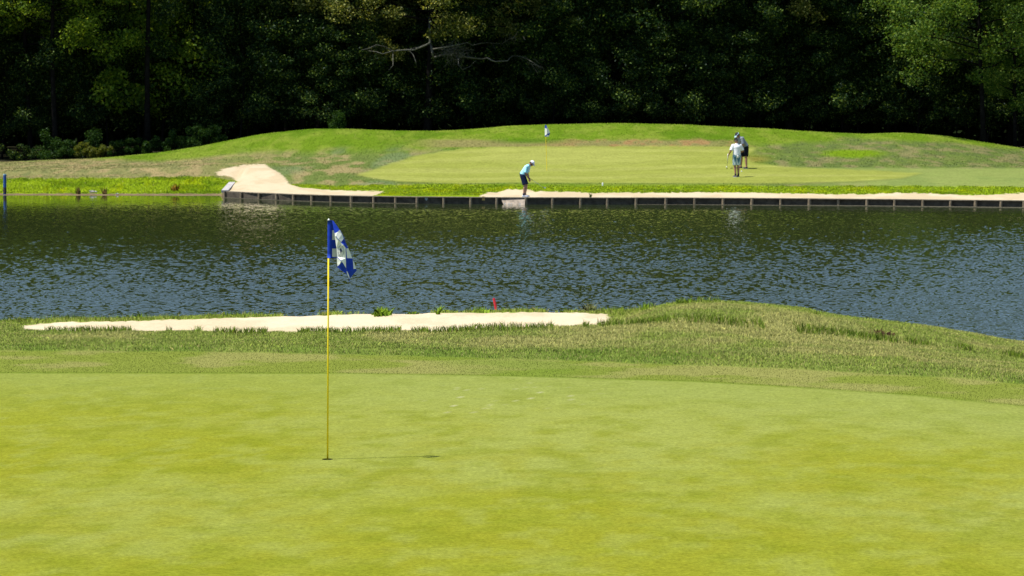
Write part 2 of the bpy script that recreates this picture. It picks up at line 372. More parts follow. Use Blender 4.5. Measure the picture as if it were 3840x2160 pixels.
def near_profile(x, y):
    X = 1920 + F * x / (np.maximum(y, 1) * (CT + .0058))
    R = ss(2230, 2480, X)          # 0 bunker side, 1 mound side
    Lf = 1 - ss(20, 160, X)        # left end of the bunker
    rows = [(np.full_like(x, -200.), np.full_like(x, 2.62)), (np.full_like(x, 3.), np.full_like(x, 2.62)), (np.full_like(x, 12.), np.full_like(x, GZ0)), ]
    dr = 3.22e4 / (ip(YR, X) - HOR) * .997
    rows.append((dr, np.full_like(x, GZ0)))
    rows.append((dr + .35, np.full_like(x, GZ0 + .05)))
    Db = np.maximum(38. - R * 1.2, dr + .5); zb_ = zof(ip(YS0, X) + 13, 38.)
    ym = np.interp(X, [2230, 2600, 3000, 3400, 3840, 4400], [1212, 1225, 1262, 1310, 1362, 1440]); zm = zof(ym, Db)
    rows.append((Db, zb_ * (1 - R) + zm * R))
    yl = ip(YL, X)
    zc = zof(yl + 26, 39.5); rows.append((np.full_like(x, 39.5), (.52 * (1 - Lf) + .95 * Lf) * (1 - R) + zc * R))
    zl = zof(yl + 5, 42.3); rows.append((np.full_like(x, 42.3), zl))
    rows.append((np.full_like(x, 42.8), zof(yl, 42.8)))
    rows.append((np.full_like(x, 43.6), zof(yl, 43.6) - .05))
    rows.append((np.full_like(x, 47.), np.full_like(x, -.1))); rows.append((np.full_like(x, 52.), np.full_like(x, -1.)))
    rows.append((np.full_like(x, 400.), np.full_like(x, -1.1)))
    z = rows[0][1].copy()
    for (d0, z0), (d1, z1) in zip(rows[:-1], rows[1:]):
        t = np.clip((y - d0) / (d1 - d0), 0, 1); z = np.where(y >= d0, z0 + (z1 - z0) * t, z)
    return z
nx_ = axis(-12.5, 12.5, .055, -60, 60)
ny_ = np.concatenate([[-40, -20, -10, -4, 0], np.arange(2, 16, .5), np.arange(16, 30, .12), np.arange(30, 44.5, .05), np.arange(44.6, 50, .3), [51, 53]])
HX, HY = np.meshgrid(nx_, ny_); HZ = near_profile(HX, HY); T = HZ.copy()
for k in range(10):
    U = T.copy(); U[1:-1] = (T[:-2] + 2 * T[1:-1] + T[2:]) / 4; U[:, 1:-1] = (U[:, :-2] + 2 * U[:, 1:-1] + U[:, 2:]) / 4
    m = ss(35, 36, HY) * 1.; T = T * (1 - m) + U * m
for k in range(6):
    U = T.copy(); U[1:-1] = (T[:-2] + 2 * T[1:-1] + T[2:]) / 4; m = (HY < 20); T = np.where(m, U, T)
HZ = T
HXp = 1920 + F * HX / (np.maximum(HY, 1) * (CT + .0058))
rm = ss(0, .6, HY - 3.22e4 / (ip(YR, HXp) - HOR) * .997) * (1 - ss(43, 44, HY))
sandish = ss(37.8, 38.3, HY) * (1 - ss(41.8, 42.2, HY)) * (1 - ss(2200, 2350, HXp))
HZ += (fbm(HX * 1.1, HY * 1.1, 5) - .5) * .10 * rm * (1 - sandish * .7) + (fbm(HX * 3, HY * 3, 9) - .5) * .035 * rm * (1 - sandish * .5)
def near_z(x, y):
    x = np.atleast_1d(np.asarray(x, float)); y = np.atleast_1d(np.asarray(y, float))
    i = np.clip(np.searchsorted(nx_, x) - 1, 0, len(nx_) - 2); j = np.clip(np.searchsorted(ny_, y) - 1, 0, len(ny_) - 2)
    u = (x - nx_[i]) / (nx_[i + 1] - nx_[i]); v = (y - ny_[j]) / (ny_[j + 1] - ny_[j])
    return (HZ[j, i] * (1 - u) + HZ[j, i + 1] * u) * (1 - v) + (HZ[j + 1, i] * (1 - u) + HZ[j + 1, i + 1] * u) * v
def near_color(x, y, z):
    X = 1920 + F * x / (np.maximum(y, 1) * (CT + .0058)); ys_ = np.maximum(y, 1)
    n1 = fbm(x * .28, y * .28, 71); n2 = fbm(x * 1.1, y * 1.1, 81); n3 = fbm(x * 4, y * 4, 91, 3); n4 = vn(x * 14, y * 14, 95)
    g = np.empty(x.shape + (3,)); g[:] = (.160, .176, .017)
    g = mixc(g, (.182, .204, .046), ss(.30, .70, n1 + .022 * (y - 25)) * .85); q1 = fbm(x * 3.4, y * 2.4, 83, 5)
    g = mixc(g, (.162, .164, .012), ss(.40, .66, n2 * .3 + q1 * .7) * .5 * (1 - ss(22, 29, y) * .65))
    g = mixc(g, (.118, .140, .009), ss(.46, .70, fbm(x * 3.2, y * 2.2, 87, 5)) * .5)
    g = mixc(g, (.190, .212, .048), ss(.48, .72, fbm(x * 3.8, y * 2.8, 88, 5)) * .4)
    pX, pY = proj(x, y, z); g = mixc(g, (.34, .32, .2), (vn(x * 34, y * 11, 89) > .86) * np.maximum(blob(pX, pY, 2040, 1480, 190, 45), blob(pX, pY, 1720, 1500, 120, 60)) * .8)
    Dg = 3.22e4 / (ip(YG, X) - HOR) * .997; Dr = 3.22e4 / (ip(YR, X) - HOR) * .997
    g = mixc(g, (.158, .192, .05), ss(-5, -.3, y - Dg) * .5)
    # first cut
    f = np.empty(x.shape + (3,)); f[:] = (.130, .158, .026); f = mixc(f, (.175, .178, .05), ss(.42, .62, n2)); f = mixc(f, (.10, .15, .018), ss(.52, .68, n1) * .6)
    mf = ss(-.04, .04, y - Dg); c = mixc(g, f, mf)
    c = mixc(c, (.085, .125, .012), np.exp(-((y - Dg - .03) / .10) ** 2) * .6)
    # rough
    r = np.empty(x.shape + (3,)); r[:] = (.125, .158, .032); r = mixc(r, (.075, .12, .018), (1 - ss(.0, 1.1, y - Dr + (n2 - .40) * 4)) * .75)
    r = mixc(r, (.205, .195, .07), ss(.44, .62, fbm(x * .7, y * .7, 101) + .10 * ss(2300, 3000, X) - .05) * ss(.6, 1.8, y - Dr) * .8)
    r = mixc(r, (.08, .12, .02), ss(.52, .72, fbm(x * 1.2, y * 1.2, 111)) * .4)
    r = mixc(r, (.14, .19, .02), ss(41.2, 42.3, y + (n2 - .5)) * .6 * (1 - ss(2500, 3000, X) * .6))
    mr = ss(-.05, .08, y - Dr + (n3 - .5) * .12); c = mixc(c, r, mr)
    # bunker
    Xp, Yp = proj(x, y, z)
    lip = ip(YS1, X)
    inb = (X > 60) & (X < 2300) & (y > 37.9 - ss(1700, 2290, X) * .0 + (n4 - .5) * .12) & (y < 44)
    vis = Yp > lip + (n4 - .5) * 5 + (n3 - .5) * 5
    back = (y < 41) | vis
    tip = ss(0, 1, (2300 - X) / 60.) * ss(0, 1, (X - 60) / 60.)
    sm = inb & back & (tip > n4 * .6)
    sc = np.empty(x.shape + (3,)); sc[:] = (.42, .345, .225); sc = mixc(sc, (.47, .395, .27), ss(.4, .6, n2))
    c = np.where(sm[..., None], sc, c)
    c = mixc(c, (.05, .045, .02), ss(44.5, 47, y))
    zone = np.zeros(x.shape, int); zone[mf > .5] = 1; zone[mr > .5] = 2; zone[sm] = 3; zone[y > 47] = 4
    return c, zone, X, sm
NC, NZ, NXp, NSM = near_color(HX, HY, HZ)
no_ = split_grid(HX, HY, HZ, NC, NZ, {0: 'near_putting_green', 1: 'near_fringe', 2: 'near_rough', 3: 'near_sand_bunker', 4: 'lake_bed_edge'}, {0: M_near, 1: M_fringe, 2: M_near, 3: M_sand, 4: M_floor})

# base ground and water
gb = mesh('ground', [(-2500, -600, -1.6), (2500, -600, -1.6), (2500, 4000, -1.6), (-2500, 4000, -1.6)], [(0, 1, 2, 3)], mat('ground_soil', (.05, .06, .025), 1, .1, .3, .05)); gb['kind'] = 'structure'

# ------------------------------------------------------------------ water
def water_mat():
    m = bpy.data.materials.new('lake_water'); m.use_nodes = True; n = m.node_tree.nodes; L = m.node_tree.links
    p = n['Principled BSDF']; p.inputs['Base Color'].default_value = (.022, .031, .008, 1)
    p.inputs['Roughness'].default_value = .04; p.inputs['IOR'].default_value = 1.33
    geo = n.new('ShaderNodeNewGeometry')
    cur = None
    for (sx, sy, amp, det) in ((3.2, 1.5, .8, 3), (.55, .30, 1.6, 2), (9., 4., .28, 2)):
        mp = n.new('ShaderNodeMapping'); mp.inputs['Scale'].default_value = (sx, sy, 1); mp.inputs['Rotation'].default_value = (0, 0, .22)
        L.new(geo.outputs['Position'], mp.inputs['Vector'])
        no = n.new('ShaderNodeTexNoise'); no.inputs['Scale'].default_value = 1; no.inputs['Detail'].default_value = det
        L.new(mp.outputs[0], no.inputs['Vector'])
        mu = n.new('ShaderNodeMath'); mu.operation = 'MULTIPLY'; mu.inputs[1].default_value = amp; L.new(no.outputs['Fac'], mu.inputs[0])
        if cur is None: cur = mu.outputs[0]
        else:
            ad = n.new('ShaderNodeMath'); L.new(cur, ad.inputs[0]); L.new(mu.outputs[0], ad.inputs[1]); cur = ad.outputs[0]
    # wind patches and the calm lee of the far bank
    mp = n.new('ShaderNodeMapping'); mp.inputs['Scale'].default_value = (.09, .03, 1); L.new(geo.outputs['Position'], mp.inputs['Vector'])
    no = n.new('ShaderNodeTexNoise'); no.inputs['Scale'].default_value = 1; no.inputs['Detail'].default_value = 4; L.new(mp.outputs[0], no.inputs['Vector'])
    r1 = n.new('ShaderNodeMapRange'); r1.inputs[1].default_value = .35; r1.inputs[2].default_value = .65; r1.inputs[3].default_value = .6; r1.inputs[4].default_value = 1.15; L.new(no.outputs['Fac'], r1.inputs[0])
    sp = n.new('ShaderNodeSeparateXYZ'); L.new(geo.outputs['Position'], sp.inputs[0])
    r2 = n.new('ShaderNodeMapRange'); r2.interpolation_type = 'SMOOTHSTEP'; r2.inputs[1].default_value = 66; r2.inputs[2].default_value = 112; r2.inputs[3].default_value = 1; r2.inputs[4].default_value = .10; L.new(sp.outputs[1], r2.inputs[0])
    mm = n.new('ShaderNodeMath'); mm.operation = 'MULTIPLY'; L.new(r1.outputs[0], mm.inputs[0]); L.new(r2.outputs[0], mm.inputs[1])
    mh = n.new('ShaderNodeMath'); mh.operation = 'MULTIPLY'; L.new(cur, mh.inputs[0]); L.new(mm.outputs[0], mh.inputs[1])
    b = n.new('ShaderNodeBump'); b.inputs['Strength'].default_value = 1.; b.inputs['Distance'].default_value = .02
    L.new(mh.outputs[0], b.inputs['Height']); L.new(b.outputs[0], p.inputs['Normal'])
    return m
uf = np.linspace(-.212, .212, 900)
uo = np.concatenate([np.arange(.213, .305, .001), [.32, .4, .6, 1., 2., 4.]])
u_ = np.concatenate([-uo[::-1], uf, uo])
yw = [44.5]; v = 45.
while v < 121.5: yw.append(v); v += .032 + (v - 45) * .0009
yw += [124, 130, 145, 165]; yw = np.array(yw)
UG, YW = np.meshgrid(u_, yw); XW = UG * YW
wr = np.random.default_rng(5); ZW = np.zeros_like(XW)
xf = XW + .5 * (fbm(XW * .3, YW * .3, 401) - .5) * 3; yf = YW + .5 * (fbm(XW * .25, YW * .25, 402) - .5) * 3
for k in range(96):
    lam = .10 * (.32 / .10) ** wr.random(); an = math.radians(90 + 12 + wr.normal(0, 48)); kx, ky = math.cos(an) * 2 * math.pi / lam, math.sin(an) * 2 * math.pi / lam
    sl_ = .030; ZW += sl_ * lam / (2 * math.pi) * np.sin(kx * xf + ky * yf + wr.random() * 6.28)
patch = (.80 + .32 * np.clip(UG / .19, -1, 1)) * (.50 + 1.0 * fbm(XW * .08, YW * .035, 403, 3)); patch *= .88 + .24 * fbm(XW * .35, YW * .12, 404, 3)
calm = 1 - .45 * ss(68, 98, YW) - .35 * ss(98, 112, YW); inside = ss(.24, .20, 0) if False else (1 - ss(.285, .302, np.abs(UG))) * ss(45, 45.5, YW) * (1 - ss(118, 121, YW))
ZW = ZW * patch * calm * inside * WAVE
idx = np.arange(XW.size).reshape(XW.shape)
q = np.stack([idx[:-1, :-1], idx[:-1, 1:], idx[1:, 1:], idx[1:, :-1]], -1).reshape(-1, 4)
wo = mesh('water', np.stack([XW, YW, ZW], -1).reshape(-1, 3), q, water_mat(), smooth=True); wo['kind'] = 'structure'

# ------------------------------------------------------------------ grass blades
def blades(name, x, y, z, h, wd, col, lean=.45, label='', cat='grass', parent=None):
    n = len(x); az = RNG.uniform(0, 2 * math.pi, n); ba = RNG.uniform(-.9, .9, n)
    bx, by = np.cos(ba) * wd / 2, np.sin(ba) * wd / 2; l = RNG.normal(0, lean, n) * h
    tx, ty = np.cos(az) * l, np.sin(az) * l
    V = np.empty((n, 5, 3)); V[:, 0] = np.stack([x - bx, y - by, z - .01], -1); V[:, 1] = np.stack([x + bx, y + by, z - .01], -1)
    V[:, 2] = np.stack([x + bx * .75 + tx * .35, y + by * .75 + ty * .35, z + h * .6], -1)
    V[:, 3] = np.stack([x + tx, y + ty, z + h * .97], -1); V[:, 4] = np.stack([x - bx * .75 + tx * .35, y - by * .75 + ty * .35, z + h * .6], -1)
    f = np.arange(n * 5).reshape(n, 5)
    o = mesh(name, V.reshape(-1, 3), f, M_blade, cols=np.repeat(col, 5, 0), parent=parent)
    if label: tag(o, label, cat, kind='stuff')
    return o
def blade_cols(c, straw=.2, bright=.2, v0=.62, v1=1.45):
    n = len(c); r = RNG.random(n); c = c * RNG.uniform(v0, v1, (n, 1))
    c = np.where((r < straw)[:, None], np.array((.33, .31, .12)) * RNG.uniform(.7, 1.2, (n, 1)), c)
    c = np.where((r > 1 - bright)[:, None], np.array((.12, .20, .025)) * RNG.uniform(.7, 1.3, (n, 1)), c); return c
# near rough
def sample_near(n, y0, y1, mode):
    y = RNG.uniform(y0, y1, n); x = RNG.uniform(-1, 1, n) * (y * .26 + .8)
    z = near_z(x, y); c, zn, X, sm = near_color(x, y, z); k = mode(zn, X, y, x); return x[k], y[k], z[k], c[k], X[k]
x, y, z, c, X = sample_near(980000, 30, 46, lambda zn, X, y, x: zn == 2)
hh = RNG.uniform(.014, .038, len(x)) * (.7 + .7 * fbm(x * 1.5, y * 1.5, 200)) * (1 + .5 * ss(41.8, 42.4, y) * (X < 2400))
blades('rough_grass', x, y, z, hh, RNG.uniform(.003, .007, len(x)), blade_cols(c * 2.1, .20, .05, .7, 1.35), .7, 'mixed green and straw rough grass between the near green and the lake')
x, y, z, c, X = sample_near(200000, 26.5, 36, lambda zn, X, y, x: zn == 1)
blades('fringe_grass', x, y, z, RNG.uniform(.004, .010, len(x)), RNG.uniform(.004, .007, len(x)), blade_cols(c * 1.3, .02, .01, .84, 1.18), .5, 'short mown grass collar around the near putting green')
# taller wisps on the bunker edges and lip
x, y, z, c, X = sample_near(60000, 37.3, 38.0, lambda zn, X, y, x: (zn == 2) & (RNG.random(len(x)) < .22) & (fbm(x * 2.5, y * 0, 207) > .42))
x2, y2, z2, c2, X2 = sample_near(60000, 42.0, 43.6, lambda zn, X, y, x: (zn == 2) & (RNG.random(len(x)) < .16) & (fbm(x * 1.8, y * 0, 209) > .40) & (X < 2700))
xa = np.concatenate([x, x2]); ya = np.concatenate([y, y2]); za = np.concatenate([z, z2]); ca = np.concatenate([c, c2])
blades('bunker_edge_grass', xa, ya, za, RNG.uniform(.05, .12, len(xa)), RNG.uniform(.005, .01, len(xa)), blade_cols(np.tile((.13, .19, .02), (len(xa), 1)), .15, .3), .5, 'longer ragged bright grass along the edges of the near bunker')
# far bank blades
n = 420000; s = RNG.uniform(1.6, 13, n) ** 1; x = RNG.uniform(-32, 32, n); y = W(x) + s; z = far_z(x, y); c, zn, X, Y, mb = far_color(x, y, z)
k = (zn == 0) & (mb > .6) & (RNG.random(n) < .75); x, y, z, c, X = x[k], y[k], z[k], c[k] * 2.2, X[k]
blades('waterside_grass', x, y, z, RNG.uniform(.02, .065, len(x)) * np.where(X < 850, 1.15, .8), RNG.uniform(.015, .035, len(x)), blade_cols(c, .03, .03, .75, 1.25), .5, 'bright lime green uncut grass along the far waterside')
n = 130000; x = RNG.uniform(-38, 38, n); y = RNG.uniform(114, 149.6, n); z = far_z(x, y); c, zn, X, Y, mb = far_color(x, y, z)
k = (zn == 0) & (mb < .5) & ~((X > 2950) & (Y > 628)); x, y, z, c = x[k], y[k], z[k], c[k]
blades('hillside_grass', x, y, z, RNG.uniform(.012, .035, len(x)), RNG.uniform(.02, .045, len(x)), blade_cols(c * 1.7, .04, .03, .75, 1.3), .6, 'short patchy grass on the mounds round the far green')

# ------------------------------------------------------------------ weeds and tufts
def tuft(name, X, Y, D, label, n=26, h=.16, spread=.07, col=(.22, .34, .03), near=True, group=None, w_=.012):
    p = at(X, Y, D); z0 = (near_z if near else far_z)(p[0], p[1])[0]
    x = RNG.normal(0, spread, n); y = RNG.normal(0, spread, n)
    x = x * .5; y = y * .5; n0 = 6; an_ = np.arange(n0) / n0 * 6.283
    o = blades(name, x, y, np.zeros(n) - .02, RNG.uniform(.4, 1, n) * h, np.full(n, w_), np.array(col) * RNG.uniform(.6, 1.4, (n, 1)), .55)
    me = o.data; m2 = bmesh.new(); m2.from_mesh(me); m2.verts.ensure_lookup_table()
    for i in range(0, len(m2.verts), 5):        # pull one foot of each blade to the shared crown
        if i: m2.verts[i].co = m2.verts[0].co
    bmesh.ops.remove_doubles(m2, verts=[m2.verts[i] for i in range(0, len(m2.verts), 5)], dist=1e-5)
    m2.to_mesh(me); m2.free()
    o.location = (p[0], p[1], z0); tag(o, label, 'weed', group); return o
tuft('grass_tuft', 1432, 1190, 42.2, 'large bright tuft hanging on the sand face right of the near flagpole', 90, .19, .13, w_=.014)
tuft('grass_tuft', 1432, 1172, 42.6, 'bright upper tuft on the lip right of the near flagpole', 80, .17, .15, w_=.014)
tuft('grass_tuft', 1545, 1168, 42.7, 'low broad tuft on the lip between the big tuft and the red stake', 34, .1, .09)
tuft('grass_tuft', 1640, 1180, 42.3, 'sparse leggy tuft hanging over the sand left of the red stake', 14, .2, .05)
tuft('grass_tuft', 1800, 1168, 42.7, 'bright tuft on the lip just left of the red stake', 40, .15, .10)
tuft('grass_tuft', 2210, 1165, 42.8, 'tall seeding tuft near the right end of the bunker lip', 40, .24, .10, (.2, .21, .09))
tuft('grass_tuft', 2115, 1168, 42.8, 'small tuft on the lip over the right part of the bunker', 30, .12, .09)
tuft('grass_tuft', 2420, 1160, 42.4, 'wispy tuft on the rise where the mound begins', 26, .18, .08)
tuft('grass_tuft', 2562, 1135, 42.2, 'bright tuft at the crest of the near mound', 40, .16, .12)
tuft('grass_tuft', 3060, 1180, 41.8, 'small bright tuft on the descending edge of the mound', 26, .12, .08)
tuft('grass_tuft', 520, 1195, 42.7, 'thin tall tuft on the lip at left against the water', 22, .17, .07)
tuft('grass_tuft', 372, 1200, 42.7, 'broad low tuft on the far left of the lip', 34, .12, .11)
tuft('grass_tuft', 80, 1208, 42.6, 'yellow green tuft where the bunker ends at the left edge', 46, .14, .14, (.17, .21, .02))
tuft('red_weed', 3300, 1262, 38.5, 'reddish brown dead weed patch on the right side of the mound', 50, .12, .14, (.13, .075, .045), w_=.008)
tuft('shore_weed', 293, 722, 122.5, 'reddish bare weed at the muddy shore left of the white stones', 30, .45, .12, (.13, .10, .035), False, w_=.03)
tuft('shore_weed', 392, 724, 122.5, 'small brown weed at the muddy shore right of the white stones', 24, .4, .12, (.12, .08, .03), False, w_=.03)
tuft('shore_weed', 660, 712, 123.5, 'orange brown weed in the bright grass left of the timber wall', 30, .4, .22, (.2, .12, .02), False, w_=.03)
tuft('wall_weed', 2214, 742, 110.9, 'green weed growing on the timber wall edge right of the chipping golfer', 16, .30, .045, (.08, .16, .01), False, w_=.03)

# ------------------------------------------------------------------ shoreline stones
M_stone = mat('pale_stone', (.45, .43, .40), .9, .2, .25, 9)
for i, (X, Y, r, lb) in enumerate([(345, 724, .13, 'pale flat stone on the muddy shore, left one of the close pair'), (357, 724, .10, 'pale flat stone on the muddy shore, right one of the close pair'), (440, 727, .07, 'small pale stone on the mud alone in mid shore'), (735, 733, .07, 'small brown grey stone on the mud near the timber wall')]):
    p = onplane(X, Y, .05); b = B(); b.ell((0, 0, r * .3), (r, r * .8, r * .5), n=10, m=6)
    V = [Vector(v) * (1 + .25 * math.sin(13 * v[0] / r + 7 * v[1] / r)) for v in b.V]; b.V = V
    o = b.build('shore_stone', M_stone, smooth=False); o.location = (p[0], p[1], far_z(p[0], p[1])[0]); tag(o, lb, 'stone')

# ------------------------------------------------------------------ timber retaining wall
M_post = mat('post_wood', (.25, .195, .125), .9, .2, .25, 12, bump=.3)
M_plank = mat('dark_plank', (.05, .041, .030), .9, .2, .3, 5, col2=(.095, .078, .056), bump=.3)  # dark brown boards with lighter mottling
M_cap = mat('weathered_cap', (.25, .21, .15), .9, .2, .2, 6, bump=.2)
M_waler = mat('waterline_beam', (.10, .09, .055), .9, .2, .25, 8, bump=.2)
M_mortar = mat('grey_board', (.34, .28, .22), .9, .2, .25, 6, bump=.3)
wall = empty('retaining_wall', (0, 110, 0)); tag(wall, 'low dark timber bulkhead with light posts holding the far bank', 'retaining wall')
def off(v): return (v[0], v[1] - 110, v[2])
PX = [844, 907, 974, 1038, 1102, 1171, 1242, 1320, 1403, 1483, 1564, 1666, 1765, 1863, 1971, 2072, 2176, 2279, 2386, 2496, 2603, 2711, 2818, 2926, 3034, 3144, 3252, 3355, 3461, 3562, 3657, 3751, 3840, 3940, 4040]
def wl(X):
    x = (X - 1920) / F * 110
    for _ in range(4): x = (X - 1920) / F * W(x) / 1.0
    return x, W(x)
TOP = .295
STEP = (1882, 1962)
for i, X in enumerate(PX):
    x, y = wl(X); b = B(); tilt = random.uniform(-.02, .02); r = random.uniform(.058, .078)
    b.tube([off((x, y - .10, -.7)), off((x + tilt, y - .10, 0)), off((x + tilt, y - .10, TOP - .012 + random.uniform(-.01, .006)))], [r, r, r * .95], 12)
    b.build('post', M_post, wall, smooth=False)
segs = list(zip(PX[:-1], PX[1:]))
def strip(X0, X1, y0, z0, z1, th):
    """board following the wall line from pixel column X0 to X1"""
    b = B(); (xa, ya), (xb, yb) = wl(X0), wl(X1)
    P = [(xa, ya + y0, z0), (xb, yb + y0, z0), (xb, yb + y0 + th, z0), (xa, ya + y0 + th, z0), (xa, ya + y0, z1), (xb, yb + y0, z1), (xb, yb + y0 + th, z1), (xa, ya + y0 + th, z1)]
    b.add([off(p) for p in P], [(3, 2, 1, 0), (4, 5, 6, 7), (0, 1, 5, 4), (1, 2, 6, 5), (2, 3, 7, 6), (3, 0, 4, 7)]); return b
for X0, X1 in segs:
    if X0 == 1863:   # the pale stepped section
        b = strip(X0 + 1, 1886, -.02, -.6, TOP - .04, .05); b.build('plank_panel', M_plank, wall)
        (xa, ya), (xb, yb) = wl(1880), wl(1968); bb = B()
        P = [(xa - .02, ya - .03, TOP - .04), (xa + .22, ya - .72, -.3), (xb, yb - .68, -.3), (xb, yb - .10, TOP - .04), (xa - .02, ya + .04, TOP - .04), (xa + .22, ya + .04, -.3), (xb, yb + .04, -.3), (xb, yb + .04, TOP - .04)]
        bb.add([off(p) for p in P], [(0, 1, 2, 3), (7, 6, 5, 4), (0, 4, 5, 1), (3, 2, 6, 7), (0, 3, 7, 4), (1, 5, 6, 2)])
        o = bb.build('grey_panel', M_mortar, wall); o['label'] = 'pale grey stepped board of the timber wall'
        for u in (1893, 1906, 1911, 1918, 1947, 1951):
            x, y = wl(u); c = B(); c.box(off((x, y - .42, .035)), (.05 if u == 1893 else .03, .02, .04)); c.build('white_mark', mat('white_lime', (.7, .7, .68), .9), wall)
        continue
    strip(X0, X1, -.03, .13, TOP - .035, .05).build('plank_panel', M_plank, wall)
    strip(X0, X1, -.036, -.5, .127, .056).build('plank_panel', M_plank, wall)
for j in range(0, len(PX) - 1, 2):
    X0 = PX[j]; X1 = PX[min(j + 2, len(PX) - 1)]
    strip(X0 - 4, X1 - 5, -.15, TOP - .028 + (j % 4) * .001, TOP + .004 + (j % 4) * .001, .22).build('cap_board', M_cap, wall)
for j in range(0, len(PX) - 1, 2):
    X0 = PX[j]; X1 = PX[min(j + 2, len(PX) - 1)]
    if 1500 < X0 < 2350: continue
    d = .22 if X0 < 2500 else np.interp(X0, [2500, 3900], [.3, .75])
    strip(X0, X1 - 1, -.17 - d, -.12, .018 + (.01 if X0 > 3000 else 0), d).build('waterline_beam', M_waler, wall)
# end board rising up the bank
e0 = np.array([*wl(843), TOP]); e1 = np.array(far_hit(871, 689)); e1[2] += .05
b = B(); dv = Vector(e1 - e0); rot = dv.to_track_quat('Y', 'Z').to_matrix()
b.box(off((e0 + e1) / 2 + np.array([0, 0, -.02])), (.30, dv.length, .12), rot); o = b.build('end_board', mat('bleached_board', (.42, .40, .38), .9, .2, .2, 5), wall)
o['label'] = 'bleached grey end board sloping up the bank'
# tags on the wall
def wall_plate(X, Yc, w_, h_, m, name, lb):
    x, y = wl(X); zc = zof(Yc, y - .05); b = B(); b.box((0, 0, 0), (w_, .015, h_)); o = b.build(name, m); o.location = (x, y - .045, zc); tag(o, lb, 'sign'); return o
wall_plate(1813, 744, .125, .17, mat('yellow_plate', (.62, .42, .14), .7), 'marker_plate', 'small yellow ochre plate nailed to the dark timber wall left of the chipping golfer')
b = B(); b.box((0, 0, .02), (.13, .015, .09)); b.box((0, .0005, -.03), (.06, .014, .08)); o = b.build('marker_plate', mat('pale_plate', (.35, .42, .42), .7))
x_, y_ = wl(1599); o.location = (x_, y_ - .045, zof(745, y_)); tag(o, 'small pale blue grey plate on the timber wall under the bare patch of grass', 'sign')

# ------------------------------------------------------------------ stakes
def stake(name, X, Yb, Yt, D, w_, m, lb, dx=0, near=True, base=None, tipm=None):
    p = at(X, Yb, D); q = at(X + dx, Yt, D); d = Vector(q - p); L_ = d.length
    r = empty(name, tuple(p)); r.rotation_euler = d.to_track_quat('Z', 'Y').to_euler(); tag(r, lb, 'stake')
    R = Matrix.Rotation(math.radians(-35), 3, 'Z')
    b = B(); b.box((0, 0, L_ / 2 - .15), (w_, w_ * .75, L_ + .3), R)
    b.box((0, 0, L_ + .005), (w_ * .8, w_ * .55, .012), R); b.build('stake_shaft', m, r)
    if base is not None:
        b = B(); b.box((0, 0, L_ * .12), (w_ * 1.08, w_ * .83, L_ * .34), R); b.build('stake_base', base, r)
    if tipm is not None:
        b = B(); b.box((0, 0, L_ + .02), (w_ * 1.05, w_ * .8, .05), R); b.build('stake_tip', tipm, r)
    return r
stake('hazard_stake', 1863, 1172, 1120, 44.0, .036, mat('red_paint', (.62, .02, .035), .5, .4, .06), 'leaning red hazard stake in the grass beyond the near bunker', dx=-11)
stake('hazard_stake', 18, 722, 656, 122.4, .115, mat('blue_paint', (.004, .06, .26), .6, .3, .1), 'upright blue stake at the far left shore', base=mat('stained_base', (.035, .03, .04), .8), tipm=mat('pale_tip', (.35, .55, .6), .6))

# ------------------------------------------------------------------ flagsticks
M_yel = mat('yellow_pole', (.90, .66, .01), .35, .5, .03)
M_blue = mat('blue_cloth', (.008, .045, .43), .75, .2, .12, 20)
M_white = mat('white_cloth', (.74, .76, .70), .8, .2, .05, 20)
M_ink = mat('dark_print', (.03, .04, .09), .8)
M_hole = mat('hole_soil', (.03, .025, .015), 1); M_cup = mat('cup_liner', (.5, .5, .48), .5)
hp = onplane(1228, 1722, GZ0); PD = hp[1]
# cut a real hole in the green and line it
g = no_['near_putting_green']; bm = bmesh.new(); bm.from_mesh(g.data)
fs_ = [f for f in bm.faces if abs(f.calc_center_median().x - hp[0]) < .13 and abs(f.calc_center_median().y - hp[1]) < .16]
xs = [v.co.x for f in fs_ for v in f.verts]; ysv = [v.co.y for f in fs_ for v in f.verts]
zc = sum(v.co.z for f in fs_ for v in f.verts) / len(xs)
bmesh.ops.delete(bm, geom=fs_, context='FACES')
x0, x1, y0, y1 = min(xs), max(xs), min(ysv), max(ysv)
ring = [v for v in bm.verts if x0 - 1e-4 <= v.co.x <= x1 + 1e-4 and y0 - 1e-4 <= v.co.y <= y1 + 1e-4]
for v in ring: v.co.z = zc
ring.sort(key=lambda v: math.atan2(v.co.y - hp[1], v.co.x - hp[0]))
lay = bm.verts.layers.float_color.get('Col')
cir = []
for v in ring:
    an = math.atan2(v.co.y - hp[1], v.co.x - hp[0]); c_ = bm.verts.new((hp[0] + .054 * math.cos(an), hp[1] + .054 * math.sin(an), zc))
    if lay: c_[lay] = v[lay]
    cir.append(c_)
for i in range(len(ring)):
    j = (i + 1) % len(ring); bm.faces.new((ring[i], ring[j], cir[j], cir[i]))
bm.normal_update()
for f in bm.faces:
    f.smooth = True
bm.to_mesh(g.data); bm.free()
cup = empty('hole_cup', (hp[0], hp[1], zc)); tag(cup, 'golf hole cut into the near green around the flagpole', 'hole')
b = B(); n_ = 32; V = []; Fc = []
for k, (r, z_) in enumerate(((.054, 0), (.0541, -.03), (.054, -.15), (.001, -.15))):
    V += [(r * math.cos(2 * math.pi * i / n_), r * math.sin(2 * math.pi * i / n_), z_) for i in range(n_)]
for k in range(3): Fc += [(k * n_ + i, k * n_ + (i + 1) % n_, (k + 1) * n_ + (i + 1) % n_, (k + 1) * n_ + i) for i in range(n_)]
mi = [0] * n_ + [0] * n_ + [0] * n_
mesh('hole_wall', V, Fc, [M_hole], mi, cup)

